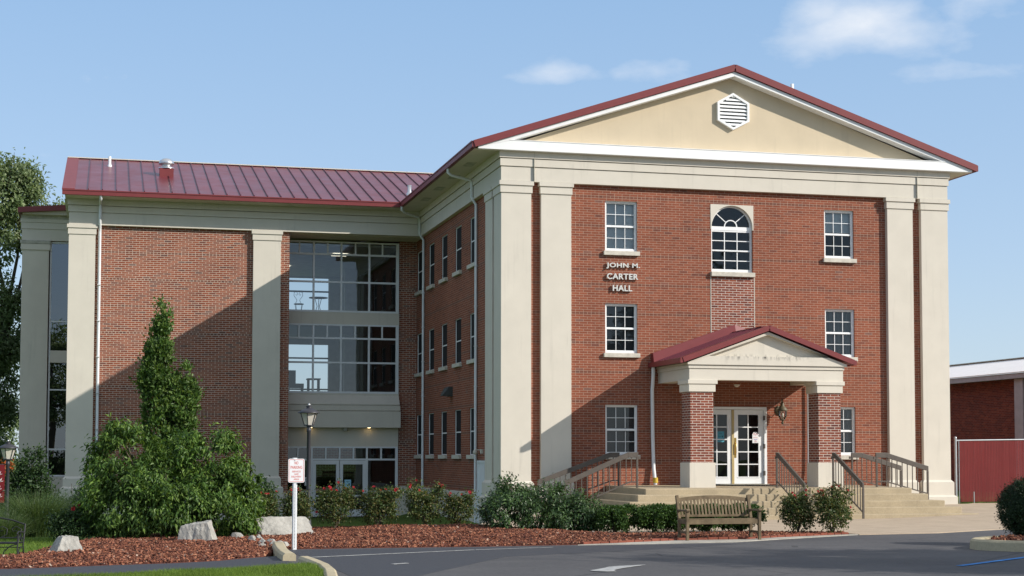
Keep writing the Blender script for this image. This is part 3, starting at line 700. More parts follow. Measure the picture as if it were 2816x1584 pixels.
# rooms behind the glass
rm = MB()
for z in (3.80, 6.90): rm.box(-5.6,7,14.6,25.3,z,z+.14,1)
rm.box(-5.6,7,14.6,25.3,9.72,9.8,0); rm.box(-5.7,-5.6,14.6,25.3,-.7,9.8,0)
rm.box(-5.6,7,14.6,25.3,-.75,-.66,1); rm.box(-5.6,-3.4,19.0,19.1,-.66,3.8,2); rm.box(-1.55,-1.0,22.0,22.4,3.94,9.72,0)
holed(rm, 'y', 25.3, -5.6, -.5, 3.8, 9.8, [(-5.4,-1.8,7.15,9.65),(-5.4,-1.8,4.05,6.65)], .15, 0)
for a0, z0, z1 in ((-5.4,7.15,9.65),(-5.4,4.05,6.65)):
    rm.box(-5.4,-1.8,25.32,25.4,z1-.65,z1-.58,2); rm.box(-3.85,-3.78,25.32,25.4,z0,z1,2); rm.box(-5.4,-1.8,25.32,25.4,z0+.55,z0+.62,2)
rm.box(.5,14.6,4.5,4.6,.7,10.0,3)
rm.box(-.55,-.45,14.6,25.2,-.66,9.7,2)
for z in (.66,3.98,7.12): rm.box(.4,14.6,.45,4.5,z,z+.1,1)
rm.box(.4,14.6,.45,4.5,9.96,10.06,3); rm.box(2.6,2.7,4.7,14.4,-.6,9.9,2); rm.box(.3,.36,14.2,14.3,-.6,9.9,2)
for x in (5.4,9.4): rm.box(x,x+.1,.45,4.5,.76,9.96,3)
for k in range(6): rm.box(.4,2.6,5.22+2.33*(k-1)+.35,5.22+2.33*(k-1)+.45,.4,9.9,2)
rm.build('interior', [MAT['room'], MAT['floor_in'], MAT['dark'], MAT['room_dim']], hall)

MAT['tube'] = emit('ceiling_light', (1, .90, .72), 1.5)
for z in (9.70,):
    for x, y in ((-2.5,17.0),(-4.3,21.5)):
        boxes('ceiling_lamp', MAT['tube'], hall, (x-.3,x+.3,y-.3,y+.3,z-.03,z))
# side details ------------------------------------------------------------------
sdr = MB(); sdr.box(.09,.15,2.45,3.42,-.65,1.45); sdr.box(.06,.15,2.38,2.45,-.65,1.52); sdr.box(.06,.15,3.42,3.49,-.65,1.52); sdr.box(.06,.15,2.45,3.42,1.45,1.52)
sdo = sdr.build('door', MAT['offwhite'], hall); sdo['label'] = 'pale grey side door low in the shaded wall'
h = MB(); h.tube([(.08,3.30,.30),(.03,3.30,.30),(.03,3.18,.30)], .014, 8); h.build('handle', MAT['silver'], sdo)
def downspout(pts, r, boot=False, par=hall):
    mb = MB(); mb.tube(pts, r, 8, 0)
    if boot: p = Vector(pts[-1]); mb.tube([p+Vector((0,-.004,.22)), p+Vector((0,-.004,.06))], r*1.35, 10, 1)
    for k in range(2, 8):
        z = k*1.3
        if len(pts) > 8 and z < 9.0: mb.box(pts[-2][0]-r*1.12,pts[-2][0]+r*1.12,pts[-2][1]-r*1.1,pts[-2][1]+r*1.1,z,z+.02,0)
    return mb.build('downspout', [MAT['offwhite'], MAT['yellow']], par)
downspout([(-.90,3.55,10.92),(-.90,3.55,10.78),(-.78,3.6,10.70),(-.12,3.75,10.60),(-.06,3.78,10.50),(-.06,3.79,10.06),(.02,3.80,9.92),(.09,3.80,9.82),(.09,3.80,9.6),(.09,3.80,.3),(.09,3.80,-.55)], .048)
downspout([(-.92,11.78,10.92),(-.92,11.78,10.78),(-.78,12.0,10.72),(-.14,12.62,10.66),(-.07,12.72,10.58),(-.07,12.74,10.06),(.02,12.76,9.92),(.09,12.76,9.82),(.09,12.76,9.6),(.09,12.76,.3),(.09,12.76,-.55)], .050)
downspout([(-11.76,11.98,10.92),(-11.76,11.98,10.80),(-11.77,12.3,10.78),(-11.78,D-.12,10.74),(-11.78,D-.13,10.62),(-11.78,D-.1,10.0),(-11.78,D+.03,9.9),(-11.78,D+.07,9.7),(-11.78,D+.07,.4),(-11.78,D+.02,.25),(-11.78,D-.1,-.4)], .055)
wp = MB(); wp.box(.02,.15,7.62,8.02,3.72,4.06); wp.hexa([(-.22,7.60,3.74),(.02,7.60,3.74),(.02,8.04,3.74),(-.22,8.04,3.74),(-.08,7.66,4.02),(.02,7.62,4.06),(.02,8.02,4.06),(-.08,7.98,4.02)])
wp.build('floodlight', plain('dark_bronze', (.05,.055,.05), .5, .4), hall)
sl2 = MB(); sl2.lathe([(.05,1.86),(.075,1.80),(.08,1.74),(.02,1.70)], (.0,3.45,0), 12); sl2.box(0,.15,3.42,3.48,1.84,1.88); sl2.box(.08,.15,2.95,3.10,1.74,1.88); sl2.build('security_lamp', MAT['stone'], hall)
cm = MB(); cm.box(-.02,.0,2.2,2.26,.5,.53); cm.build('bracket', MAT['black'], hall)
# far left cross wing ------------------------------------------------------------
YC = 17.75
cw = MB()
cw.box(-14.72,-12.9,YC,26,9.975,10.415); cw.box(-14.75,-12.9,YC-.03,26,10.42,10.665); cw.box(-14.78,-12.9,YC-.06,26,10.67,10.80); cw.box(-14.76,-12.9,YC-.05,26,10.80,10.95,1)
cw.prism([(-14.70,10.95),(-12.95,10.95),(-12.95,11.22),(-14.70,11.02)], 1, YC-.3, YC); cw.build('entablature', [MAT['stucco'], MAT['grime']], hall)
cw = MB(); cw.hexa([(-14.86,YC-.5,10.98),(-12.95,YC-.5,11.13),(-12.95,26,11.13),(-14.86,26,10.98),(-14.86,YC-.5,11.18),(-12.95,YC-.5,11.34),(-12.95,26,11.34),(-14.86,26,11.18)]); cw.build('roof', MAT['red_trim'], hall)
mb = MB(); mb.box(-14.70,-13.70,YC,YC+.9,-.9,9.60); mb.box(-14.75,-13.66,YC-.04,YC+.9,9.60,9.84); mb.box(-14.78,-13.64,YC-.06,YC+.9,9.845,9.974,1); mb.box(-14.78,-13.62,YC-.08,YC+.9,-.9,.85); mb.build('pilaster', [MAT['stucco'], MAT['grime']], hall, .008)
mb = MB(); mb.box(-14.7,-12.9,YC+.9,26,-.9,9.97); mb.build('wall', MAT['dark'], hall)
mb = MB()
mb.box(-13.66,-13.60,YC+.1,YC+.2,.9,9.96)
for z, t in ((6.85,.05),(4.2,.05),(1.9,.07),(9.92,.06),(.88,.06)): mb.box(-13.60,-12.9,YC+.1,YC+.2,z-t/2,z+t/2)
co = mb.build('curtain_window', MAT['offwhite'], hall)
g = MB(); g.quad((-13.62,YC+.16,.9),(-12.9,YC+.16,.9),(-12.9,YC+.16,9.95),(-13.62,YC+.16,9.95)); g.build('pane', MAT['glass_strip'], co, recalc=False)
boxes('spandrel', MAT['stucco'], hall, (-13.60,-12.9,YC+.08,YC+.3,5.25,5.72), (-13.66,-12.9,YC+.02,YC+.5,-.9,.84))

# letters on the facade (set on the brick, a few centimetres proud)
def text_mesh(body, size, depth, bold, spacing=1.0):
    cu = bpy.data.curves.new('t', 'FONT'); cu.body = body; cu.size = size; cu.extrude = depth; cu.offset = bold; cu.align_x = 'CENTER'; cu.space_character = spacing
    o = bpy.data.objects.new('t', cu); COL.objects.link(o); bpy.context.view_layer.update()
    me = bpy.data.meshes.new_from_object(o.evaluated_get(bpy.context.evaluated_depsgraph_get()))
    bpy.data.objects.remove(o); bpy.data.curves.remove(cu); return me
def text_to(mb, body, width, h, c, depth, bold, ry=-1, m=0, spacing=1.0):
    """text facing -y, fitted to width and cap height, centred on c (x, y, z of the baseline)"""
    me = text_mesh(body, 1.0, .5, bold, spacing)
    xs = [v.co.x for v in me.vertices]; ys = [v.co.y for v in me.vertices]
    if not xs: return
    kx = width/(max(xs)-min(xs)); mx = (max(xs)+min(xs))/2; kz = h/(max(ys)-min(ys)); y0 = min(ys)
    vs = [(c[0]+(v.co.x-mx)*kx, c[1]-v.co.z*2*depth/2-depth/2, c[2]+(v.co.y-y0)*kz) for v in me.vertices]
    mb.add(vs, [tuple(p.vertices) for p in me.polygons], m); bpy.data.meshes.remove(me)
lt = MB()
text_to(lt, 'JOHN M.', 1.085, .185, (3.885,.12,7.41), .055, .026, spacing=1.1); text_to(lt, 'CARTER', 1.005, .185, (3.865,.12,7.085), .055, .026, spacing=1.1); text_to(lt, 'HALL', .625, .185, (3.86,.12,6.725), .055, .026, spacing=1.1)
for x in (3.4,3.7,4.1,4.3):
    for z in (7.5,7.18): lt.box(x-.008,x+.008,.10,.152,z-.008,z+.008)
lt.build('lettering', MAT['letter'], hall)

# porch ------------------------------------------------------------------------
XP0, XP1, YP = 5.03, 9.91, -2.6
pt = MB()
pt.box(XP0,XP1,YP,YP+.55,3.90,4.225); pt.box(XP0,XP0+.5,YP+.55,.14,3.90,4.225); pt.box(XP1-.5,XP1,YP+.55,.14,3.90,4.225)
pt.box(XP0+.02,XP1-.02,YP+.02,YP+.5,4.2,4.36); pt.box(XP0-.03,XP1+.03,YP-.03,YP+.55,4.237,4.328); pt.box(XP0-.03,XP0+.5,YP+.55,.14,4.23,4.335); pt.box(XP1-.5,XP1+.03,YP+.55,.14,4.23,4.335)
pt.prism([(XP0-.075,4.342),(XP1+.10,4.342),(XP1+.10,4.40),(9.47,4.60),(5.62,4.60),(XP0-.075,4.40)], 1, YP-.075, YP+.4)
pt.prism([(XP0-.075,4.402),(5.62,4.602),(7.49,5.255),(7.49,5.335)], 1, YP-.077, YP+.4); pt.prism([(XP1+.10,4.402),(7.4905,5.335),(7.4905,5.255),(9.47,4.602)], 1, YP-.077, YP+.4)
pt.prism([(5.3,4.55),(9.7,4.55),(7.49,5.30)], 1, YP+.10, YP+.3); pt.box(XP0-.06,XP0+.4,YP+.4,.14,4.342,4.40); pt.box(XP1-.4,XP1+.06,YP+.4,.14,4.342,4.40)
pt.box(XP0+.5,XP1-.5,YP+.55,.14,4.20,4.224)
def mildew():
    m = MAT['stucco'].copy(); m.name = 'stucco_mildewed'; t = NT.__new__(NT); t.m = m; t.t = m.node_tree; t.p = t.t.nodes['Principled BSDF']; t.out = t.t.nodes['Material Output']
    src = t.p.inputs['Base Color'].links[0].from_socket; sp_ = t.n('ShaderNodeSeparateXYZ'); t.l(t.pos(), sp_.inputs[0])
    zz = t.math('SUBTRACT', 1.0, t.math('MULTIPLY', t.math('ABSOLUTE', t.math('SUBTRACT', sp_.outputs[2], 4.58)), 8.0), clamp=True)
    xx = t.math('SUBTRACT', 1.0, t.math('POWER', t.math('ABSOLUTE', t.math('DIVIDE', t.math('SUBTRACT', sp_.outputs[0], 7.45), 1.5)), 4.0), clamp=True)
    nz_ = t.math('MULTIPLY_ADD', t.noise(5, 7, .7, stretch=(1.6,1.6,.45)), 5.0, -2.3, clamp=True)
    t.color(t.mix(t.math('MULTIPLY', t.math('MULTIPLY', zz, xx), nz_), src, (.10,.095,.085))); return m
pto = pt.build('porch', mildew(), hall, .006); pto['label'] = 'gabled entrance porch on two brick columns'
rf = MB(); xm = 7.49; yf, yb = YP-.16, .14
slab((4.79,yf,4.54),(xm,yf,5.52),(xm,yb,5.52),(4.79,yb,4.54), .14); slab((xm,yf,5.52),(10.20,yf,4.54),(10.20,yb,4.54),(xm,yb,5.52), .14)
k = 0
for y in (-2.1,-1.6,-1.1,-.6): rf.bar((4.79,y,4.555),(xm,y,5.535),.025,.045,1); rf.bar((10.2,y,4.555),(xm,y,5.535),.025,.045,1)
rf.bar((xm,yf+.4,5.515),(xm,yb-.2,5.515),.2,.03)
for xa in (4.80,10.19): rf.hexa([(xa,-.14,4.53),(xm,-.14,5.51),(xm,.145,5.51),(xa,.145,4.53),(xa,-.05,4.83),(xm,-.05,5.76),(xm,.146,5.76),(xa,.146,4.83)], 2)
rf.box(4.70,4.80,yf-.0,.14,4.385,4.53,2); rf.box(10.19,10.29,yf,.14,4.385,4.53,2)
for xa in (4.79,10.20): rf.bar((xa,yf-.006,4.47),(xm,yf-.006,5.45),.02,.15,2)
rf.build('roof', [MAT['red'], MAT['red_dark'], MAT['red_trim']], pto)
for x0 in (5.06, 9.11):
    c = MB(); x1, y0, y1 = x0+.72, YP+.02, YP+.74
    c.box(x0,x1,y0,y1,1.47,3.55,1); c.box(x0-.04,x1+.05,y0-.035,y1+.05,.74,1.475); c.box(x0-.055,x1+.055,y0-.045,y1+.05,3.55,3.775); c.box(x0-.09,x1+.11,y0-.075,y1+.09,3.777,3.898)
    c.build('column', [MAT['stucco'], MAT['brick_bold']], pto, .008)
downspout([(4.80,-.06,4.42),(4.80,-.06,4.2),(4.81,.02,3.9),(4.81,.07,3.7),(4.82,.07,2.3),(4.84,.05,1.3),(4.87,-.02,.79)], .058, True)
downspout([(9.98,.07,3.9),(9.98,.07,2.4),(9.98,.06,1.3),(9.98,.02,.79)], .032, True)
pl = MB(); pl.lathe([(.09,3.86),(.10,3.83),(.05,3.78),(.0,3.77)], (7.2,-.9,0), 12); pl.build('ceiling_lamp', MAT['milk'], pto)
MAT_OK = True
# ------------------------------------------------------------------ steps and handrails
sp = MB(); ZS = [.775, .575, .39, .215, .03]
for i, z in enumerate(ZS):
    o = .35*i; zb = (ZS[i+1] if i < 4 else -.3) - .06
    x0, x1, y0 = 3.33-o, 11.60+o*.98, -3.60-o
    zr = z-.035 if i == 0 else z       # treads shed water to the front
    z2 = z-.02
    b = .148 if i == 0 else -3.58-.35*(i-1)+.02
    p = [(x0,y0,zb),(x1,y0,zb),(x1,.148,zb),(x0,.148,zb),(x0,y0,zr),(x1,y0,zr),(x1,.148,z),(x0,.148,z)]
    sp.hexa(p)
stp = sp.build('concrete_steps', MAT['steps'], None, .02)
tag(stp, 'broad concrete steps wrapping three sides of the porch landing', 'steps')
def rail(name, label, top, low, fl=.27, lo_post=True, zt=1.0, ztop=.775, zlow=.0, wide=.15, skip=0):
    """handrail: top newel at `top` (x, y), runs level by fl then slopes to `low` (x, y); deep plank rail, thin balusters"""
    t = thing(name, label, 'handrail', (top[0], top[1], ztop), group='brown metal handrails of the entrance steps')
    A = Vector((top[0], top[1], 0)); Bv = Vector((low[0], low[1], 0)); d = (Bv-A); L = d.length; d.normalize()
    def P(s, z): return (A.x+d.x*s, A.y+d.y*s, z)
    zl = lambda s: ztop+zt-.075 if s <= fl else ztop+zt-.075+(zlow+zt-.10-(ztop+zt-.075))*(s-fl)/(L-fl)
    mb = MB(); sd = Vector((-d.y, d.x, 0))*.028
    prof = [(-.03, zl(0)), (fl, zl(fl)), (L+.02, zl(L))]
    for (s0, z0), (s1, z1) in zip(prof, prof[1:]):
        pts = [Vector(P(s, z)) for s, z in ((s0,z0-.075),(s1,z1-.075),(s1,z1+.075),(s0,z0+.075))]
        mb.hexa([pts[0]-sd, pts[1]-sd, pts[1]+sd, pts[0]+sd, pts[3]-sd, pts[2]-sd, pts[2]+sd, pts[3]+sd])
    mb.build('handrail', MAT['bronze'], t, .006)
    br = MB(); br.box(*(sorted((P(-.10,0)[0],P(-.03,0)[0])) if abs(d.x) > .5 else (top[0]-.02,top[0]+.02)), *(sorted((P(-.10,0)[1],P(-.03,0)[1])) if abs(d.y) > .5 else (top[1]-.02,top[1]+.02)), ztop+zt-.19, ztop+zt-.11); br.build('bracket', MAT['bronze'], t)
    for s, z in ((0, ztop), (L, zlow)):
        p = MB(); p.bar(P(s, z-.02), P(s, zl(s)-.074), .05, .05, 0, (d.x, d.y, 0)); p.build('newel_post', MAT['bronze'], t)
    zb = lambda s: ztop+.15 if s <= fl-.05 else ztop+.15+(zlow+.16-(ztop+.15))*(s-fl+.05)/(L-fl+.05)
    b = MB()
    b.bar(P(.025, zb(0)), P(fl-.05, zb(0)), .03, .035); b.bar(P(fl-.05, zb(0)), P(L-.02, zb(L)), .03, .035); b.build('bottom_rail', MAT['bronze'], t)
    n = max(3, round(L/.17))
    for i in range(1, n):
        s = L*i/n; q = MB(); q.bar(P(s, zb(s)+.012), P(s, zl(s)-.07), .022, .022, 0, (d.x, d.y, 0)); q.build('baluster', MAT['bronze'], t)
    return t
rail('handrail', 'brown handrail at the front of the left hand steps, sloping down behind the dark bush', (3.30,-2.95), (1.15,-2.95), zlow=-.02)
rail('handrail', 'brown handrail close to the wall on the left hand steps, under the lower window', (3.55,-.45), (1.05,-.45), zlow=-.02)
rail('handrail', 'brown handrail on the front steps nearest the entrance doors, behind the rose bushes', (7.39,-3.45), (7.39,-5.36), fl=.12, zlow=-.06)
rail('handrail', 'brown handrail on the front steps before the right brick column', (9.16,-3.45), (9.16,-5.36), fl=.12, zlow=-.06)
rail('handrail', 'brown handrail at the right edge of the steps, nearest the camera, before the right pilasters', (10.80,-2.95), (12.47,-2.95), fl=.33, zlow=.40)
rail('handrail', 'brown handrail close to the wall on the right hand steps, under the small window', (11.03,-.85), (12.68,-.85), fl=.33, zlow=.40)
dm = MB(); dm.box(6.55,8.75,-.75,-.05,.772,.788); tag(dm.build('door_mat', MAT['mat'], None), 'dark rubber mat before the entrance doors', 'door mat')

# ------------------------------------------------------------------ lamps, signs, papers
t = thing('wall_lantern', 'ornate weathered brass lantern on the brick wall right of the entrance doors', 'lantern', (9.0,.15,3.05))
b = MB(); b.lathe([(.02,2.66),(.05,2.70),(.02,2.76),(.07,2.80)], (8.99,-.22,0), 12); b.lathe([(.165,3.095),(.17,3.11),(.10,3.19),(.055,3.25),(.05,3.32),(.02,3.36)], (8.99,-.22,0), 16)
for k in range(6):
    a = k*math.pi/3; b.tube([(8.99+math.cos(a)*.07,-.22+math.sin(a)*.07,2.80),(8.99+math.cos(a)*.14,-.22+math.sin(a)*.14,2.92),(8.99+math.cos(a)*.15,-.22+math.sin(a)*.15,3.10)], .008, 6)
for z, r in ((2.80,.075),(3.09,.155)): b.lathe([(r,z-.012),(r+.008,z),(r,z+.012)], (8.99,-.22,0), 16)
b.build('lantern_frame', MAT['old_brass'], t)
b = MB(); b.lathe([(.06,2.81),(.125,2.92),(.14,3.08),(.13,3.09)], (8.99,-.22,0), 16); b.build('lantern_glass', MAT['glass_clear'], t)
b = MB(); b.lathe([(.03,2.84),(.045,2.9),(.04,2.98),(.015,3.02)], (8.99,-.22,0), 10); b.build('bulb', MAT['milk'], t)
b = MB(); b.lathe([(.0,0),(.11,0),(.11,.02),(.0,.02)], (0,0,0), 14); b.v = [(9.0+x, .15-z, 3.10+y*1.4) for x, y, z in b.v]
b.tube([(9.0,.13,3.10),(9.0,.0,3.02),(9.0,-.08,3.16),(8.99,-.14,3.42),(8.99,-.22,3.46),(8.99,-.22,3.36)], .013, 8)
for dx in (-.06,.06): b.tube([(9.0+dx*.4,.12,3.2),(9.0+dx,.02,3.34),(9.0+dx*1.2,-.10,3.40),(8.99+dx*.7,-.16,3.30)], .008, 6)
b.build('bracket', MAT['old_brass'], t)
def street_lamp(x, y, zg, zt, label):
    t = thing('street_lamp', label, 'lamp post', (x, y, zg), group='black lantern street lamps')
    p = MB(); p.lathe([(.13,zg),(.13,zg+.10),(.10,zg+.14),(.075,zg+.5),(.055,zg+.56),(.048,zt-.70),(.062,zt-.68),(.062,zt-.62),(.05,zt-.60),(.07,zt-.52)], (x,y,0), 14); p.build('pole', MAT['lamp_black'], t)
    f = MB(); r0, r1, zb, zu = .125, .225, zt-.52, zt-.20
    q = lambda r, a: (x+r*math.cos(a), y+r*math.sin(a))
    an = [R(12+60*k) for k in range(6)]
    for a in an: f.tube([(*q(r0,a),zb),(*q(r1,a),zu)], .011, 6)
    for r, z in ((r0,zb),(r1,zu)):
        for a, b2 in zip(an, an[1:]+an[:1]): f.tube([(*q(r,a),z),(*q(r,b2),z)], .012, 6)
    f.lathe([(.13,zb-.012),(.13,zb+.0)], (x,y,0), 12)
    f.build('lantern_frame', MAT['lamp_black'], t)
    g = MB()
    for a, b2 in zip(an, an[1:]+an[:1]): g.quad((*q(r0-.008,a),zb+.01), (*q(r0-.008,b2),zb+.01), (*q(r1-.008,b2),zu-.01), (*q(r1-.008,a),zu-.01))
    g.build('lantern_glass', MAT['milk'], t)
    c = MB(); c.lathe([(.285,zt-.205),(.285,zt-.19),(.20,zt-.135),(.10,zt-.09),(.065,zt-.075),(.065,zt-.05),(.085,zt-.04),(.075,zt-.02),(.0,zt-.012)], (x,y,0), 18); c.build('lantern_cap', MAT['lamp_black'], t)
    fn = MB(); fn.lathe([(.02,zt-.012),(.03,zt+.01),(.022,zt+.035),(.0,zt+.045)], (x,y,0), 10); fn.build('finial', MAT['silver'], t)
    return t
street_lamp(-6.43, -5.6, -.45, 2.96, 'black street lamp with a milky lantern before the glazed bay')
street_lamp(-14.19, 1.6, -.50, 2.07, 'black street lamp with a red banner at the left edge')
t = thing('banner', 'red banner with white script hanging from the lamp post at the left edge', 'banner', (-14.5,1.6,1.0))
b = MB(); b.box(-14.80,-14.27,1.59,1.605,.30,1.40); b.build('cloth', MAT['banner'], t)
b = MB()
for z in (1.40,.30): b.tube([(-14.19,1.6,z),(-14.85,1.6,z)], .012, 8)
b.build('banner_arm', MAT['lamp_black'], t)
b = MB()
for k, (x0, z0) in enumerate(((-14.42,.44),(-14.44,.66),(-14.40,.88),(-14.43,1.08))): b.tube([(x0-.06,1.584,z0),(x0,1.584,z0+.06),(x0+.05,1.584,z0+.13),(x0+.02,1.584,z0+.02),(x0+.09,1.584,z0+.05)], .009, 5)
b.build('script', MAT['paper'], t)
# no parking sign
t = thing('parking_sign', 'white no parking sign with red lettering on a pale perforated post', 'sign', (-8.0,-16.2,-.12))
def rrect(w, h, r, cx, cz, n=5):
    pts = []
    for sx_, sz_, a0 in ((1,1,0),(-1,1,90),(-1,-1,180),(1,-1,270)):
        for i in range(n+1):
            a = R(a0+90*i/n); pts.append((cx+sx_*(w/2-r)+r*math.cos(a), cz+sz_*(h/2-r)+r*math.sin(a)))
    return pts
xs, zs = -7.957, 1.377
b = MB(); b.prism(rrect(.312,.452,.036,xs,zs), 1, -16.235, -16.231); so1 = b.build('sign_plate', MAT['paper'], t)
b = MB(); o, i = rrect(.286,.426,.028,xs,zs), rrect(.270,.410,.022,xs,zs)
for k in range(len(o)):
    j = (k+1) % len(o); b.prism([o[k],o[j],i[j],i[k]], 1, -16.2365, -16.2345)
b.build('sign_border', MAT['ink_sign'], so1)
b = MB()
for body, wd, h, z in (('NO',.072,.056,1.495),('PARKING',.222,.056,1.412),('SERVICE',.162,.033,1.344),('AND',.084,.030,1.297),('DELIVERY',.192,.033,1.247),('AREA',.106,.033,1.197)):
    text_to(b, body, wd, h, (xs,-16.234,z), .002, .02)
b.build('sign_lettering', MAT['ink_sign'], so1)
b = MB()
for x0, x1, y0, y1 in ((-8.006,-7.955,-16.224,-16.218),(-8.006,-8.000,-16.218,-16.185),(-7.961,-7.955,-16.218,-16.185),(-8.025,-8.006,-16.190,-16.185),(-7.955,-7.936,-16.190,-16.185)): b.box(x0,x1,y0,y1,-.2,1.62)
po = b.build('sign_post', MAT['galv'] if False else MAT['offwhite'], t)
b = MB()
for k in range(42): b.box(-7.986,-7.975,-16.2255,-16.2235,-.08+k*.027,-.066+k*.027)
o = b.build('post_hole', MAT['dark'], po); tag(o, kind='stuff')
b = MB(); b.lathe([(.0,0),(.011,0),(.011,.006),(0,.006)], (0,0,0), 8); b.v = [(-7.98+x,-16.236-z,1.575+y) for x, y, z in b.v]; b.build('bolt', MAT['silver'], t)
# papers taped to doors
def paper(name, label, x, y, z, wd, h, m, marks, rounded=False):
    t = thing(name, label, 'notice', (x, y, z))
    b = MB()
    if rounded: b.prism([(x-wd/2,z-h/2),(x+wd/2,z-h/2),(x+wd/2,z+h*.3),(x+wd*.3,z+h*.48),(x,z+h*.5),(x-wd*.3,z+h*.48),(x-wd/2,z+h*.3)], 1, y-.003, y)
    else: b.box(x-wd/2,x+wd/2,y-.003,y,z-h/2,z+h/2)
    s = b.build('sheet', m, t)
    for mt in {q[4] for q in marks}:
        b = MB()
        for u0, u1, v0, v1, mm in marks:
            if mm == mt: b.box(x+u0*wd,x+u1*wd,y-.0045,y-.003,z+v0*h,z+v1*h)
        b.build('print', MAT[mt], s)
    return t
paper('notice', 'blue notice taped inside the left entrance door', 7.09, .196, 2.27, .235, .335, MAT['blue_paper'], [(-.2,.2,.26,.30,'ink_dark'),(-.35,.15,.02,.05,'ink_dark'),(.2,.36,-.06,.10,'ink_dark'),(-.15,.25,-.3,-.27,'ink_dark')])
paper('notice', 'white rounded notice with red and blue print on the right entrance door', 8.24, .165, 2.25, .205, .34, MAT['paper'], [(-.32,-.08,.36,.41,'ink_red'),(.08,.32,.36,.41,'ink_red'),(-.38,.38,.24,.28,'ink_red'),(-.08,.08,.15,.18,'ink_red'),(-.36,.36,-.02,.01,'ink_red'),(-.34,-.1,-.16,-.13,'ink_blue'),(.0,.36,-.16,-.13,'ink_blue'),(-.2,.2,-.22,-.19,'ink_blue'),(-.16,.16,-.32,-.29,'ink_red'),(-.12,-.06,-.44,-.32,'ink_red'),(.06,.14,-.44,-.32,'ink_red')], True)
paper('notice', 'light blue notice on the right leaf of the glazed bay doors', -2.49, 14.40, .595, .25, .32, MAT['blue_paper_light'], [(-.3,.3,.25,.29,'ink_dark'),(.1,.35,-.1,.06,'ink_dark')])
paper('notice', 'white notice on the left pane beside the glazed bay doors', -4.06, 14.385, .69, .155, .32, MAT['paper'], [(-.3,.3,.2,.24,'ink_dark'),(-.3,.3,.0,.03,'ink_dark'),(-.2,.3,-.25,-.22,'ink_dark')])

# ------------------------------------------------------------------ benches
t = thing('park_bench', 'weathered brown slatted wooden bench with an arched back beside the hedge', 'bench', (0,0,0))
W2 = .86
def bar_part(name, a, b, wd, ht, upv=(0,0,1), par=None, m='wood', bev=.006):
    mb = MB(); mb.bar(a, b, wd, ht, 0, upv); return mb.build(name, MAT[m], par or t, bev)
for s in (-1, 1):
    x = s*(W2-.035)
    bar_part('leg', (x,-.02,0), (x,-.02,.60), .062, .062, (0,1,0)); bar_part('leg', (x,.42,0), (x,.42,.44), .062, .062, (0,1,0))
    bar_part('back_post', (x,.42,.44), (x*1.0,.56,.93), .062, .062, (0,1,0))
    mb = MB(); mb.prism([(-.08,.60),(.46,.60),(.46,.64),(.02,.645),(-.05,.66),(-.10,.64)], 0, x-.045, x+.045); mb.build('armrest', MAT['wood'], t, .01)
    bar_part('side_rail', (x,.01,.385), (x,.39,.385), .03, .09); bar_part('side_rail', (x,.01,.16), (x,.39,.16), .03, .05)
bar_part('seat_rail', (-W2+.07,-.02,.385), (W2-.07,-.02,.385), .03, .10)
for k in range(5): bar_part('seat_slat', (-W2+.03,.03+k*.095,.445-.004*k), (W2-.03,.03+k*.095,.445-.004*k), .075, .022)
bar_part('back_rail', (-W2+.07,.44,.50), (W2-.07,.44,.50), .028, .05)
mb = MB(); n = 14
for k in range(n):
    a0, a1 = -1+2*k/n, -1+2*(k+1)/n
    f = lambda a: .865+.06*(1-a*a)
    mb.hexa([(a0*(W2-.06),.535,f(a0)-.075),(a1*(W2-.06),.535,f(a1)-.075),(a1*(W2-.06),.565,f(a1)-.075),(a0*(W2-.06),.565,f(a0)-.075),(a0*(W2-.06),.55,f(a0)+.005),(a1*(W2-.06),.55,f(a1)+.005),(a1*(W2-.06),.585,f(a1)+.005),(a0*(W2-.06),.585,f(a0)+.005)])
mb.build('top_rail', MAT['wood'], t)
for k in range(20):
    x = (-1+2*(k+.5)/20)*(W2-.08); bar_part('back_slat', (x,.445,.52), (x,.548,.80+.055*(1-(x/W2)**2)), .042, .016, (0,1,0), bev=0)
t.location = (1.205,-14.90,-.105); t.rotation_euler = (0,0,R(2.2))
t = thing('iron_bench', 'black wrought iron bench with scrolled back on the lawn at the left edge', 'bench', (0,0,0))
def curve_part(name, pts, r, par=None): mb = MB(); mb.tube(pts, r, 8); return mb.build(name, MAT['black'], par or t)
for x in (0, -1.25):
    curve_part('leg', [(x,0,0),(x,.01,.12),(x,-.01,.26),(x,.02,.40),(x,.0,.60)], .018); curve_part('leg', [(x,.52,0),(x,.46,.14),(x,.42,.30),(x,.50,.55),(x,.56,.78)], .018)
    curve_part('brace', [(x,.02,.06),(x,.12,.20),(x,.26,.27),(x,.42,.24),(x,.50,.06)], .012); curve_part('armrest', [(x,-.04,.56),(x,.05,.62),(x,.25,.61),(x,.50,.58)], .016)
    curve_part('scroll', [(x,.06,.36),(x,.12,.50),(x,.24,.54),(x,.32,.46),(x,.24,.40),(x,.20,.46)], .010)
for z, y in ((.36,.02),(.37,.12),(.37,.22),(.36,.32),(.36,.42)): curve_part('seat_slat', [(-1.25,y,z),(0,y,z)], .016)
curve_part('back_rail', [(-1.25,.56,.76),(-.95,.57,.86),(-.62,.57,.92),(-.30,.57,.86),(0,.56,.76)], .018); curve_part('back_rail', [(-1.25,.47,.46),(0,.47,.46)], .014)
for x in (-.20,-.52,-.84,-1.12):
    curve_part('scroll', [(x,.48,.47),(x+.12,.50,.54),(x+.12,.53,.66),(x,.55,.72),(x-.10,.54,.66),(x-.06,.53,.60),(x+.02,.53,.63)], .010)
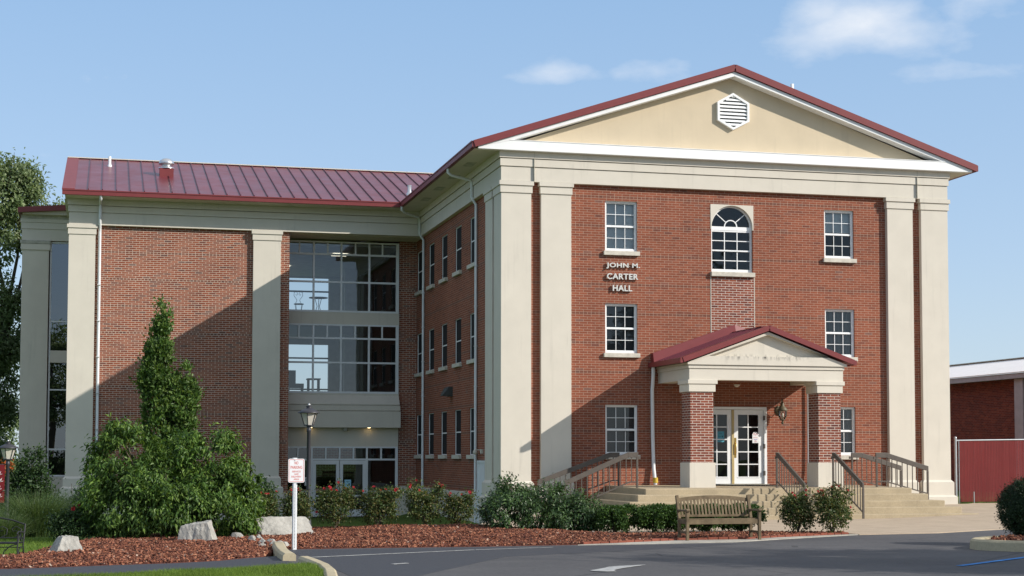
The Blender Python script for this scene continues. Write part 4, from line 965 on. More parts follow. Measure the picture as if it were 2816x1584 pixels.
curve_part('brace', [(-.02,.0,.34),(-.16,.0,.30),(-.30,.0,.18),(-.36,.0,.02)], .012); curve_part('stretcher', [(-1.25,.26,.26),(0,.26,.26)], .012)
t.location = (-12.96,-17.2,-.17); t.rotation_euler = (0,0,R(-14)); t.scale = (.78,.78,.78)

# ------------------------------------------------------------------ furniture seen through the glazed bay
def cafe_chair(x, y, z, label):
    t = thing('cafe_chair', label, 'chair', (x,y,z)); mt = MAT['black']
    def c(nm, pts, r=.009): mb = MB(); mb.tube([(x+a,y+b,z+h) for a,b,h in pts], r, 6); mb.build(nm, mt, t)
    mb = MB(); mb.lathe([(.0,.44),(.19,.44),(.19,.47),(.0,.47)], (x,y,z), 18); mb.build('seat', MAT['wood'], t)
    for a, b in ((-.14,-.14),(.14,-.14),(-.14,.14),(.14,.14)): c('leg', [(a*.9,b*.9,.44),(a*.7,b*.7,.22),(a*1.15,b*1.15,0)])
    for s in (-1, 1): c('backrest', [(s*.12,.15,.46),(s*.05,.16,.62),(s*.17,.17,.80),(s*.16,.18,.92),(s*.07,.18,.95),(s*.02,.18,.86),(s*.07,.18,.80),(s*.10,.18,.86)])
def cafe_table(x, y, z, label):
    t = thing('cafe_table', label, 'table', (x,y,z))
    mb = MB(); mb.lathe([(.0,.72),(.36,.72),(.37,.735),(.36,.75),(.0,.75)], (x,y,z), 24); mb.build('tabletop', MAT['room_dim'], t)
    for k in range(3):
        a = R(30+120*k); mb = MB(); mb.tube([(x+.15*math.cos(a),y+.15*math.sin(a),z+.72),(x+.05*math.cos(a),y+.05*math.sin(a),z+.4),(x+.2*math.cos(a),y+.2*math.sin(a),z)], .012, 6); mb.build('leg', MAT['black'], t)
cafe_chair(-4.33, 15.1, 7.04, 'wire cafe chair with a heart shaped back inside the top bay window'); cafe_table(-3.55, 15.3, 7.04, 'round cafe table inside the top bay window')
t = thing('lounge_chair', 'dark upholstered chair inside the middle bay window', 'chair', (-4.45,15.0,3.94))
boxes('seat', MAT['black'], t, (-4.75,-4.15,14.75,15.3,4.26,4.42)); boxes('backrest', MAT['black'], t, (-4.78,-4.40,15.3,15.4,4.3,4.95)); boxes('leg', MAT['black'], t, *[(a,a+.05,b,b+.05,3.94,4.26) for a in (-4.74,-4.21) for b in (14.78,15.22)])
t = thing('side_table', 'small dark table inside the middle bay window', 'table', (-3.75,15.0,3.94))
boxes('tabletop', MAT['black'], t, (-4.0,-3.5,14.8,15.3,4.58,4.63)); boxes('leg', MAT['black'], t, *[(a,a+.05,b,b+.05,3.94,4.58) for a in (-3.97,-3.58) for b in (14.83,15.22)])

# ------------------------------------------------------------------ kerbs, edging, island
def kerb(name, label, path, wd, h, z0, mat='kerb', close=False):
    vs = []; fs = []; P = [Vector(p) for p in path]; n = len(P)
    prof = [(-wd/2,0),(-wd/2,h-.03),(-wd/2+.03,h),(wd/2-.045,h),(wd/2-.01,h-.04),(wd/2,0)]; k = len(prof)
    for i, p in enumerate(P):
        a = P[(i-1) % n] if close else P[max(i-1,0)]; b = P[(i+1) % n] if close else P[min(i+1,n-1)]
        d = (b-a).normalized(); s = Vector((d.y,-d.x))
        vs += [(p.x+s.x*o, p.y+s.y*o, z0+z) for o, z in prof]
    m = MB(); L = n if close else n-1
    fs = [(i*k+j, i*k+(j+1) % k, ((i+1) % n)*k+(j+1) % k, ((i+1) % n)*k+j) for i in range(L) for j in range(k)]
    m.add(vs, fs)
    if not close: m.add(vs[:k], [tuple(range(k))]); m.add(vs[-k:], [tuple(range(k))])
    return tag(m.build(name, MAT[mat], None, .008), label, 'kerb')
kerb('kerb', 'short concrete kerb beside the no parking sign, ending at the path', [(-8.24,-15.7),(-8.31,-16.6),(-8.38,-17.6),(-8.43,-18.6),(-8.44,-19.5)], .23, .20, -.19)
kerb('kerb', 'curved concrete kerb along the front grass verge', [(-8.31,-20.45),(-8.26,-21.4),(-8.24,-22.4),(-8.30,-23.5),(-8.45,-24.8),(-8.7,-26.5)], .20, .19, -.17)
gut = sheet('kerb_strip', [(-2.3,-15.93),(-1.0,-15.86),(1.2,-15.56),(2.9,-14.52),(5.15,-13.22),(5.0,-13.0),(2.8,-14.05),(1.9,-14.62),(.2,-14.78),(-1.2,-15.40)], -.105, MAT['kerb_pale'], 9, .05); tag(gut, kind='structure')
def edging(path):
    mb = MB(); rnd = random.Random(3)
    for a, b in zip(path, path[1:]):
        a, b = Vector(a), Vector(b); n = max(1, int((b-a).length/.215)); d = (b-a)/n; s = Vector((-d.y,d.x)).normalized()
        for i in range(n):
            p, q = a+d*(i+.03), a+d*(i+.97); j = rnd.uniform(-.012,.012); h = -.062+rnd.uniform(-.012,.012)
            c = [p+s*j, q+s*j, q+s*(j+.10), p+s*(j+.10)]
            mb.hexa([(v.x,v.y,-.15) for v in c]+[(v.x,v.y,h) for v in c])
    return mb
tag(edging([(-2.15,-15.80),(-1.1,-15.38),(.2,-14.80),(1.9,-14.64),(2.8,-14.08),(4.95,-13.12),(5.02,-12.6)]).build('brick_edging', MAT['edging'], None, .006), 'low red brick edging along the front of the mulch bed by the bench', 'edging')
ISL = [(9.25+4.2*math.cos(a)+.25*math.cos(3*a), -19.1+1.95*math.sin(a)) for a in (2*math.pi*k/40 for k in range(40))]
kerb('island_kerb', 'rounded concrete kerb of the planted island at the right edge', ISL, .24, .24, -.16, 'kerb', True)
tag(sheet('island_bed', [(9.25+(x-9.25)*.96, -19.1+(y+19.1)*.93) for x, y in ISL], lambda x, y: .05+.06*noise.noise(Vector((x*2,y*2,0))), MAT['soil'], .5, .2), kind='structure')

# ------------------------------------------------------------------ mulch bed
BED = [(-13.9,-20.62),(-12.6,-20.42),(-11.4,-19.98),(-10.4,-19.7),(-9.6,-19.25),(-8.9,-18.4),(-8.58,-17.6),(-8.42,-16.6),(-8.30,-16.15),(-7.9,-16.08),(-6.6,-15.98),(-4.5,-16.02),(-2.15,-15.78),(-1.1,-15.36),(.2,-14.78),(1.9,-14.62),(2.8,-14.06),(4.95,-13.10),(5.0,-12.3),(3.4,-11.7),(-.4,-11.8),(-1.5,-10.3),(-1.6,-8.6),(-4,-8.0),(-7,-7.2),(-9,-8.2),(-11.6,-11.2),(-12.3,-13.8),(-12.75,-16.2),(-13.6,-18.4)]
_bx = np.array([p[0] for p in BED]); 
def bed_z(x, y):
    d = edge_dist(np.array([x]), np.array([y]), BED)[0]; m = min(1, d/1.5); m = m*m*(3-2*m)
    crest = float(sm(-16, -11, y))*float(sm(3, -2, x) if False else (1-sm(-1.6, .4, x)))
    return -.11+m*(.02+.10*crest*float(sm(-7.5, -4, x)))+.035*noise.noise(Vector((x*1.6,y*1.6,.3)))*m
tag(sheet('mulch_bed', BED, bed_z, MAT['soil'], .3, .25), kind='structure')
def scatter(poly, n, seed, zf, margin=0):
    g = np.random.default_rng(seed); P = np.array(poly); lo, hi = P.min(0), P.max(0); out = np.zeros((0, 2))
    while len(out) < n:
        q = g.uniform(lo, hi, (n*2, 2)); q = q[inside(q[:,0], q[:,1], poly)]; out = np.vstack([out, q])
    out = out[:n]; return np.column_stack([out, [zf(a, b) for a, b in out]]), g
def rot_basis(g, n, tilt=1.0):
    d = g.normal(size=(n,3)); d[:,2] *= tilt; d /= np.linalg.norm(d,axis=1)[:,None]
    e = g.normal(size=(n,3)); e[:,2] *= tilt; e -= d*(e*d).sum(1)[:,None]; e /= np.linalg.norm(e,axis=1)[:,None]
    return d, e, np.cross(d, e)
def chips(name, poly, n, seed, zf, s=(.018,.05)):
    p, g = scatter(poly, n, seed, zf); d, e, f = rot_basis(g, n, .45)
    a = g.uniform(*s, n)[:,None]; b = a*g.uniform(.35,.75,n)[:,None]; c = a*g.uniform(.15,.35,n)[:,None]
    p[:,2] += g.uniform(.0,.035,n)
    cor = [p+d*a*i+e*b*j+f*c*k for k in (-1,1) for i, j in ((-1,-1),(1,-1),(.8,1),(-.9,.8))]
    V = np.stack(cor, 1).reshape(-1,3); base = (np.arange(n)*8)[:,None,None]
    Fq = np.array([(0,3,2,1),(4,5,6,7),(0,1,5,4),(1,2,6,5),(2,3,7,6),(3,0,4,7)])[None]+base
    return tag(arrays(name, V, Fq.reshape(-1,4), MAT['chips']), kind='stuff')
chips('mulch_chips', BED, 42000, 5, bed_z, (.010,.032))
chips('island_mulch', [(9.25+(x-9.25)*.94, -19.1+(y+19.1)*.9) for x, y in ISL], 2500, 6, lambda x, y: .07, (.02,.05))
# verge and lawn
VERGE = [(-8.6,-22.1),(-8.40,-22.0),(-8.34,-22.4),(-8.40,-23.5),(-8.56,-24.8),(-8.9,-27),(-20,-29),(-24,-28),(-12.72,-24.0),(-11.55,-23.55),(-9.9,-22.85),(-9.0,-22.3)]
verge_z = lambda x, y: -.04+.02*noise.noise(Vector((x,y,0)))
tag(sheet('verge', VERGE, verge_z, MAT['turf'], .6, .2), kind='structure')
def grass(name, poly, n, seed, zf, h=(.04,.09)):
    p, g = scatter(poly, n, seed, zf); a = g.uniform(0, 2*np.pi, n); hh = g.uniform(*h, n); w_ = g.uniform(.003,.006,n)
    s = np.column_stack([np.cos(a), np.sin(a), np.zeros(n)])*w_[:,None]; lean = g.normal(0,.45,(n,2))*hh[:,None]
    tip = p+np.column_stack([lean, hh]); V = np.stack([p-s, p+s, tip], 1).reshape(-1,3)
    return tag(arrays(name, V, np.arange(3*n).reshape(-1,3), MAT['blades']), kind='stuff')
grass('verge_grass', [p for p in VERGE if True][:5]+[(-8.7,-25.6),(-13.6,-25.6),(-15,-24.6)]+VERGE[8:], 60000, 8, verge_z)
LAWN = [(-13.7,-18.3),(-12.8,-16.1),(-12.35,-13.7),(-11.7,-11.1),(-12.2,-9.4),(-16,-9.4),(-18,-19)]
grass('lawn_grass', LAWN, 30000, 9, lambda x, y: float(height(x, y)), (.03,.07))
grass('lawn_grass', [(14.9,.9),(26,.9),(26,6),(15.2,6)], 6000, 10, lambda x, y: float(height(x, y)), (.04,.09))

# ------------------------------------------------------------------ boulders and stones
def rock(name, label, c, size, seed, cuts=9, rz=0, group=None, shape=None, sub=4, taper=0, lean=0):
    g = np.random.default_rng(seed); bm = bmesh.new(); bmesh.ops.create_icosphere(bm, subdivisions=sub, radius=1)
    if shape is not None:
        for v in bm.verts:
            m = max(abs(v.co.x), abs(v.co.y), abs(v.co.z)); v.co = v.co*(shape/m+(1-shape))
    for v in bm.verts:
        k = 1-taper*(v.co.z+1)/2; v.co.x = v.co.x*k+lean*(v.co.z+1); v.co.y *= 1-.6*taper*(v.co.z+1)/2
    for k in range(cuts):      # split faces
        n = Vector(g.normal(size=3)); n.z = abs(n.z)*.6; n.normalize(); d = g.uniform(.62,.9)
        for v in bm.verts:
            t_ = v.co.dot(n)-d
            if t_ > 0: v.co -= n*t_*.95
    for v in bm.verts:
        q = v.co*1.7+Vector((seed*3.1,0,0)); v.co += v.co.normalized()*(.07*noise.noise(q)+.05*noise.noise(Vector((q.x*4,q.y*4,q.z*1.2)))+.025*noise.noise(q*8))
        v.co = Vector((v.co.x*size[0], v.co.y*size[1], v.co.z*size[2]))
    me = bpy.data.meshes.new(name); bm.to_mesh(me); bm.free(); me.materials.append(MAT['rock'])
    o = link_mesh(name, me); o.location = c; o.rotation_euler = (0,0,rz); return tag(o, label, 'rock' if group else 'boulder', group)
rock('boulder', 'squat pale boulder with a dark cleft at the left end of the mulch bed', (-12.17,-16.25,-.11), (.34,.30,.30), 6, 5, .3, shape=.88, sub=5, taper=.36)
rock('boulder', 'upright pale limestone boulder before the big shrub', (-9.58,-13.3,.0), (.45,.34,.44), 17, 5, -.3, shape=.9, sub=5, taper=.34, lean=-.05)
rock('boulder', 'long flat slab of limestone behind the no parking sign', (-7.68,-11.0,.02), (.62,.34,.29), 21, 4, .5, shape=.93, sub=5)
for k, (x, y, s_, lb) in enumerate(((-8.77,-12.6,.13,'largest grey stone at the top left of the small heap by the kerb'),(-8.55,-13.7,.11,None),(-8.36,-13.2,.09,None),(-8.42,-14.5,.10,None),(-8.22,-14.2,.085,None),(-8.27,-15.2,.10,None),(-8.12,-15.0,.09,None),(-8.52,-15.4,.08,None),(-8.10,-15.65,.11,'grey stone touching the end of the short kerb'),(-8.30,-12.3,.07,None))):
    rock('stone', lb or 'small grey stone of the loose heap beside the short kerb', (x,y,bed_z(x,y)+s_*.35), (s_,s_*.8,s_*.65), 30+k, 7, k*1.3, 'grey stones in the heap by the kerb', .5, 3)

# ------------------------------------------------------------------ fence and far building
t = thing('chain_link_fence', 'chain link fence with dark red privacy slats beside the hall', 'fence', (15.95,1.6,.1))
YF, ZT = 1.7, 2.22
def rpole(nm, a, b, r): mb = MB(); mb.tube([a, b], r, 10); return mb.build(nm, MAT['galv'], t)
zt2 = lambda x: ZT+.016*(x-16)
p0 = rpole('post', (16.03,YF,-.1), (16.03,YF,ZT+.06), .045)
c = MB(); c.lathe([(.05,ZT+.05),(.05,ZT+.08),(.02,ZT+.11),(.0,ZT+.115)], (16.03,YF,0), 10); c.build('post_cap', MAT['galv'], p0)
for z in (.35,1.0,1.6,2.15): c = MB(); c.lathe([(.052,z),(.052,z+.03)], (16.03,YF,0), 10); c.build('band', MAT['galv'], p0)
for x in (19.1,22.2,25.3): rpole('post', (x,YF+.03,-.1), (x,YF+.03,zt2(x)), .03)
rpole('top_rail', (16.05,YF,ZT-.02), (27,YF,zt2(27)-.02), .024); rpole('tension_bar', (16.15,YF-.01,.1), (16.15,YF-.01,ZT), .012)
g = np.random.default_rng(2); n = 190; xs_ = 16.19+np.arange(n)*.057
V = []; 
for x in xs_: V += [(x,YF,.16),(x+.050,YF+g.uniform(-.006,.006),.16),(x+.050,YF,zt2(x)-.05),(x,YF+g.uniform(-.006,.006),zt2(x)-.05)]
o = arrays('privacy_slats', np.array(V), np.arange(4*n).reshape(-1,4), island_ramp('red_slats', [(0,(.26,.028,.029)),(1,(.31,.036,.036))], .6, .3, .25, .1), t); tag(o, kind='stuff')
me_w = MB()
for k in range(-40, 262):
    for dx in (2.0, -2.0):
        xa, xb = 16.15+k*.05-(2.0 if dx > 0 else 0)+(0 if dx > 0 else 2.0), 0; xb = xa+dx
        ta = max(0, (16.16-xa)/dx if dx > 0 else (27-xa)/dx); tb = min(1, (27-xa)/dx if dx > 0 else (16.16-xa)/dx)
        if ta < tb: f = lambda q: (xa+dx*q, YF-.012, .15+(zt2(xa+dx*q)-.18)*q); me_w.bar(f(ta), f(tb), .003, .003)
o = me_w.build('wire_mesh', MAT['vinyl'], t); tag(o, kind='stuff')
for x in (16.55,17.35): rpole('low_post', (x,YF-.25,-.05), (x,YF-.25,.5), .02) if x < 16.6 else None
gy = thing('brick_gymnasium', 'low dark brick building with a white metal roof beyond the red fence', 'building', (26,12,0))
boxes('wall', MAT['brick_dark'], gy, (26.35,46,6,40,-.3,5.02)); 
mb = MB(); mb.box(25.85,26.2,5.7,40,4.98,5.20); mb.build('fascia', MAT['gym_grey'], gy)
mb = MB(); mb.hexa([(25.8,5.7,5.205),(29.2,5.7,6.1),(29.2,40,6.1),(25.8,40,5.205),(25.8,5.7,5.25),(29.2,5.7,6.16),(29.2,40,6.16),(25.8,40,5.25)]); mb.build('roof', MAT['gym_white'], gy)
boxes('roof_edge', MAT['grime'], gy, (29.0,29.3,5.7,40,6.165,6.20))
mb = MB()
for k in range(3): mb.box(26.355,26.36,6,40,1.0,1.01)
boxes('pier', MAT['gym_grey'], gy, *[(26.02,26.34,y-.33,y+.33,-.3,4.97) for y in (14.1,21.6,29.1)]); boxes('plinth', MAT['gym_grey'], gy, (26.2,26.34,6,13.7,-.3,.62))

# ------------------------------------------------------------------ foliage
def leaf_mesh(name, p, d, nrm, L, W, mat, parent, fold=.18):
    n = len(p); d = d/np.linalg.norm(d,axis=1)[:,None]; s = np.cross(d, nrm); s /= np.linalg.norm(s,axis=1)[:,None]+1e-9
    u = np.cross(s, d); L = L[:,None]; W = W[:,None]
    V = np.stack([p, p+d*L*.45+s*W*.5+u*L*fold, p+d*L, p+d*L*.45-s*W*.5+u*L*fold], 1).reshape(-1,3)
    return arrays(name, V, np.arange(4*n).reshape(-1,4), mat, parent)
def crown(name, parent, mat, lobes, n, L, W, seed, droop=.3, clumps=60, rc=.16, outw=.7, rand=.7, hollow=.45, clip=None, lvar=.3):
    """leaf clumps spread through a few overlapping ellipsoids (cx, cy, cz, rx, ry, rz, weight)"""
    g = np.random.default_rng(seed); lb = np.array([l[:6] for l in lobes], float); wt = np.array([l[6] if len(l) > 6 else l[3]*l[5] for l in lobes], float); wt /= wt.sum()
    k = g.choice(len(lb), clumps, p=wt); dirs = g.normal(size=(clumps,3)); dirs /= np.linalg.norm(dirs,axis=1)[:,None]
    rad = hollow+(1-hollow)*g.uniform(0,1,clumps)**.45; cc = lb[k,:3]+dirs*lb[k,3:6]*rad[:,None]
    cs = g.uniform(.55,1.5,clumps); q = g.choice(clumps, n, p=cs/cs.sum())
    off = g.normal(size=(n,3)); off *= (rc*cs[q])[:,None]*g.uniform(.4,1,n)[:,None]; p = cc[q]+off
    o = (p-lb[k[q],:3])/lb[k[q],3:6]**2; o /= np.linalg.norm(o,axis=1)[:,None]+1e-9
    if clip is not None:
        m = clip(p); p, o, q = p[m], o[m], q[m]
    n = len(p); d = o*outw+g.normal(size=(n,3))*rand+np.array([0,0,-droop]); nr = o+np.array([0,0,.6])+g.normal(size=(n,3))*.5
    return leaf_mesh(name, p, d, nr, L*g.uniform(1-lvar,1+lvar,n), W*g.uniform(1-lvar,1+lvar,n), mat, parent)
def stems(name, parent, base, tips, r0, r1, seed, m='bark'):
    g = random.Random(seed); mb = MB(); b = Vector(base)
    for t_ in tips:
        t_ = Vector(t_); pts = [b.lerp(t_, k/4)+Vector((g.uniform(-1,1),g.uniform(-1,1),0))*(.04*(t_-b).length*(0 if k in (0,4) else 1)) for k in range(5)]
        mb.tube(pts, [r0+(r1-r0)*k/4 for k in range(5)], 6)
    return mb.build(name, MAT[m], parent)
def lobes_tips(lobes): return [(l[0],l[1],l[2]+l[5]*.35) for l in lobes]

# big shrub, with its columnar neighbour behind
t = thing('large_shrub', 'very large bright green shrub with drooping leaves behind the upright boulder', 'shrub', (-10.0,-10.9,-.1))
LB = [(-11.05,-10.9,1.45,.70,.7,.88),(-9.25,-10.8,1.42,.68,.7,.92),(-10.2,-11.3,1.0,.95,.9,.72),(-11.1,-11.3,.72,.85,.8,.75),(-9.1,-11.3,.72,.9,.8,.75),(-8.50,-10.9,.95,.42,.5,.62),(-10.1,-11.9,.5,1.0,.6,.55),(-11.55,-10.9,1.15,.36,.5,.6),(-9.0,-11.9,.32,.75,.5,.42),(-11.25,-10.8,2.12,.28,.3,.28),(-8.98,-10.8,2.12,.28,.3,.30),(-9.75,-10.9,1.75,.35,.4,.35)]
crown('foliage', t, MAT['lf_big'], LB, 34000, .12, .044, 41, .8, 360, .11, .45, .45, .66)
stems('stem', t, (-10.1,-10.9,-.15), lobes_tips(LB), .05, .012, 1)
t = thing('columnar_tree', 'slender upright green tree rising behind the large shrub', 'tree', (-9.7,1.6,-.5))
LC = [(-9.72,1.6,1.2,.66,.6,1.3,2.2),(-9.95,1.6,2.8,.46,.4,1.4,2.0),(-9.50,1.6,2.7,.42,.4,1.1,1.5),(-10.02,1.6,4.2,.36,.3,.85,1.3),(-9.97,1.6,4.95,.25,.24,.65,.75),(-9.89,1.6,5.65,.12,.12,.5,.3),(-9.13,1.6,2.9,.27,.3,.95,.85),(-9.12,1.6,3.95,.13,.15,.45,.25),(-10.38,1.6,3.7,.13,.2,.55,.3),(-9.60,1.6,3.75,.24,.22,.5,.45)]
crown('foliage', t, MAT['lf_col'], LC, 23000, .12, .07, 42, -.7, 420, .10, .35, .5, .55)
mb = MB(); mb.tube([(-9.7,1.6,-.6),(-9.71,1.6,1.5),(-9.75,1.6,3.6),(-9.8,1.6,5.6)], [.10,.08,.05,.015], 8); mb.build('trunk', MAT['bark'], t)
# viburnum
t = thing('bush', 'wide dark bush with narrow glossy leaves before the left corner pilasters', 'bush', (-1.7,-10.9,0))
LV = [(-2.45,-10.9,.42,.58,.6,.55),(-1.7,-11.0,.42,.75,.65,.50),(-1.0,-11.1,.30,.62,.6,.48),(-2.35,-10.8,.80,.36,.4,.36),(-1.45,-10.9,.70,.45,.45,.33),(-2.72,-10.9,.30,.34,.5,.4),(-.75,-11.1,.22,.42,.5,.38),(-2.55,-10.9,1.02,.16,.2,.18),(-1.25,-11.3,.14,.6,.4,.3)]
crown('foliage', t, MAT['lf_vib'], LV, 15000, .115, .030, 43, .55, 300, .10, .5, .55, .6)
stems('stem', t, (-1.75,-10.95,-.1), lobes_tips(LV), .03, .008, 2)
# clipped hedge of five plants
for k, (x0, x1, y, lb) in enumerate(((-.62,.48,-11.85,'low clipped hedge plant next to the wide dark bush, with a bare stem showing'),(.36,1.10,-11.8,'low clipped hedge plant in the gap between the stem plant and the bench'),(.98,1.70,-11.75,'low clipped hedge plant behind the left end of the bench'),(1.62,2.55,-11.7,'low clipped hedge plant behind the middle of the bench'),(2.45,3.45,-11.6,'low clipped hedge plant behind the right end of the bench'))):
    xc, w_ = (x0+x1)/2, (x1-x0)/2*1.12; t = thing('hedge_plant', lb, 'hedge plant', (xc,y,-.05), group='low clipped hedge plants along the bed')
    LH = [(xc,y,.29,w_*1.0,.40,.25),(xc-.3*w_,y,.20,w_*.7,.38,.20),(xc+.35*w_,y,.33,w_*.65,.38,.17),(xc-.45*w_,y,.36,w_*.5,.36,.14)]
    crown('foliage', t, MAT['lf_hedge'], LH, 7000, .062, .034, 50+k, .15, 170, .065, .6, .6, .6, lambda p: p[:,2] < .53+.015*np.sin(p[:,0]*9))
    stems('stem', t, (xc+(.0 if k else -.28*w_),y-.02,-.1), [(xc-.3*w_,y,.2),(xc+.2*w_,y,.25),(xc,y,.35)], .035, .012, k)
# rose bushes
def flower_mesh():
    mb = MB(); g = random.Random(4)
    for ring_, (n, tilt, r) in enumerate(((5,.25,1.0),(5,.8,.75),(3,1.2,.45))):
        for k in range(n):
            a = 2*math.pi*k/n+ring_*.5; c, s = math.cos(a), math.sin(a); ct, st = math.cos(tilt), math.sin(tilt); u = Vector((c*ct,s*ct,st)); v = Vector((-s,c,0))
            mb.quad(Vector((0,0,0)), (u*.6+v*.42)*r, u*1.0*r, (u*.6-v*.42)*r)
    me = bpy.data.meshes.new('flower'); me.from_pydata([tuple(x*.042 for x in v) for v in mb.v], [], mb.f); me.materials.append(MAT['rose']); return me
FL = flower_mesh()
def rose(label, x0, x1, y, zb, zt, seed, nf, n=2600, dark=False, wild=.25):
    xc, w_, h = (x0+x1)/2, (x1-x0)/2, zt-zb
    t = thing('rose_bush', label, 'rose bush', (xc,y,zb), group='red rose bushes around the building')
    g = np.random.default_rng(seed)
    L = [(xc,y,zb+h*.38,w_*.85,w_*.7,h*.34),(xc-.35*w_,y,zb+h*.52,w_*.55,w_*.5,h*.28),(xc+.35*w_,y,zb+h*.5,w_*.55,w_*.5,h*.28)]
    top = []
    for k in range(7):
        a = xc+g.uniform(-.85,.85)*w_; z = zb+h*g.uniform(.72,.96); top.append((a,y+g.uniform(-.3,.3)*w_,z)); L.append((a,top[-1][1],z-h*.06,w_*.17,w_*.16,h*.13))
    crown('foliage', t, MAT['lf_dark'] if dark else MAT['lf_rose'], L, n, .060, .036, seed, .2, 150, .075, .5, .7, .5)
    stems('stem', t, (xc,y,zb-.05), [(a,b,c+h*.02) for a,b,c in top], .014, .005, seed)
    for k in range(round(nf*.65)):
        o = link_mesh('flower', FL, t)
        if k < len(top): a, b, c = top[k]; c += h*.06
        else: th = g.uniform(-math.pi,0); a = xc+w_*.9*math.cos(th); b = y+w_*.65*math.sin(th); c = zb+h*g.uniform(.28,.75)
        o.location = (a-xc, b-.05-y, c-zb); o.rotation_euler = (g.uniform(.4,1.3),g.uniform(-.4,.4),g.uniform(-.6,.6)); sc_ = g.uniform(.75,1.35); o.scale = (sc_,)*3
rose('red rose bush tucked against the right side of the large shrub', -8.12, -7.45, -8.0, .0, .80, 61, 8)
rose('sparse red rose bush directly behind the long limestone slab', -7.35, -6.6, -8.0, .0, .86, 62, 7)
rose('red rose bush in front of the glazed bay doors, left of two', -6.72, -5.70, -9.0, .02, 1.02, 63, 13, 3600)
rose('red rose bush before the right side of the glazed bay, by the pale plinth', -5.66, -4.68, -9.0, .02, .94, 64, 11, 3600)
rose('tallest red rose bush below the shaded side wall windows', -4.46, -3.42, -8.5, .0, 1.06, 65, 11, 3800)
rose('red rose bush at the foot of the downspout by the corner pilaster', -3.5, -2.75, -8.5, .0, .80, 66, 8)
rose('red rose bush at the right end of the bench bed, left of the pair', 3.52, 4.44, -12.5, -.06, .90, 67, 10, 3600)
rose('red rose bush at the right end of the bench bed, right of the pair', 4.20, 5.08, -12.95, -.06, .98, 68, 13, 3600)
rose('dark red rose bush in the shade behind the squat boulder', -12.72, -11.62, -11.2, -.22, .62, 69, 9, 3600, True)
# shaded planting on the left
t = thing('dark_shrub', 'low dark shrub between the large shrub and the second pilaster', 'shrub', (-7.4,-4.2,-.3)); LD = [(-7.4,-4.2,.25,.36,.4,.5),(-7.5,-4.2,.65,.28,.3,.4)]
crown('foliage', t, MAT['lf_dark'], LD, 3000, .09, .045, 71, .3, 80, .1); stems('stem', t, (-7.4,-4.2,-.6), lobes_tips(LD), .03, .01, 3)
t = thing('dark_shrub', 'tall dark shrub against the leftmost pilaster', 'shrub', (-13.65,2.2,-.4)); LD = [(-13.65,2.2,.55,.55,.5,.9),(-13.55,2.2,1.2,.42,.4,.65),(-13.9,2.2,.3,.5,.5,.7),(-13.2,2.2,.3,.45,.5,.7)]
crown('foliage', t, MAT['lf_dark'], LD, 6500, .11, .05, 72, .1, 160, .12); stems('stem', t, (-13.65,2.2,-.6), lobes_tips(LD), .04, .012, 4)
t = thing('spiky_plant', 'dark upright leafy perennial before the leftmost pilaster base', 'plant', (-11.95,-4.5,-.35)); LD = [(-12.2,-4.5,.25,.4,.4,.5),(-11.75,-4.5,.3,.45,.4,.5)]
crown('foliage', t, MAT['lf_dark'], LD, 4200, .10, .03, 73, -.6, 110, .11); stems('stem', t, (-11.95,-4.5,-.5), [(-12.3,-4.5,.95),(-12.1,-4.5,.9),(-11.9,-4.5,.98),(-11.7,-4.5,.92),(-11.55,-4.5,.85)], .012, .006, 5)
def reeds(name, label, c, r, n, h, lean, seed):
    t = thing(name, label, 'ornamental grass', c); g = np.random.default_rng(seed); a = g.uniform(0,2*np.pi,n); b = np.column_stack([np.cos(a),np.sin(a)])*(r*np.sqrt(g.uniform(0,1,n)))[:,None]
    dirv = b/np.maximum(np.linalg.norm(b,axis=1),.01)[:,None]+g.normal(0,.35,(n,2)); hh = h*g.uniform(.55,1.1,n); ln = lean*g.uniform(.3,1.2,n); w_ = g.uniform(.005,.010,n)
    ph = g.uniform(0,np.pi,n); s = np.column_stack([np.cos(ph),np.sin(ph),np.zeros(n)])*w_[:,None]; V = []
    K = 5
    for k in range(K):
        q = k/(K-1); pos = np.column_stack([b+dirv*(ln*q**2)[:,None], hh*(q-.28*q**3*ln/lean)])+np.array(c); V += [pos-s*(1-q*.85), pos+s*(1-q*.85)]
    V = np.stack(V,1); f = np.array([(2*k,2*k+1,2*k+3,2*k+2) for k in range(K-1)]); Fq = (f[None]+(np.arange(n)*2*K)[:,None,None]).reshape(-1,4)
    arrays('blades', V.reshape(-1,3), Fq, MAT['lf_grass'], t)
reeds('ornamental_grass', 'tall fine ornamental grass fountain at the left before the pilasters', (-13.05,-6.0,-.45), .42, 2600, 1.40, .80, 81)
reeds('ornamental_grass', 'lower tuft of ornamental grass behind the iron bench', (-13.75,-7.5,-.45), .35, 1500, .95, .5, 82)
t = thing('orange_shrub', 'small orange leaved shrub at the far left behind the lamp', 'shrub', (-15.3,9,-.4)); LD = [(-15.0,9,1.1,.5,.5,.45),(-15.6,9,1.2,.6,.5,.45)]
crown('foliage', t, MAT['lf_orange'], LD, 1600, .10, .07, 74, .1, 60, .12); stems('stem', t, (-15.3,9,-.6), lobes_tips(LD), .04, .012, 6)
# round yew on the island
t = thing('round_shrub', 'dark clipped round evergreen on the kerbed island at the right edge', 'shrub', (6.58,-18.0,.05)); LD = [(6.58,-18.0,.62,.60,.60,.58)]
crown('foliage', t, MAT['lf_yew'], LD, 22000, .045, .018, 75, -.1, 900, .045, .6, .6, .9); stems('stem', t, (6.58,-18.0,.0), [(6.4,-18,.6),(6.75,-18.1,.65),(6.58,-17.8,.8)], .04, .015, 7)
mb = MB(); mb.lathe([(.01,.12),(.34,.22),(.46,.45),(.49,.65),(.40,.92),(.20,1.06),(.01,1.09)], (6.58,-18.0,0), 18); mb.build('inner_twigs', MAT['lf_yew'], t)
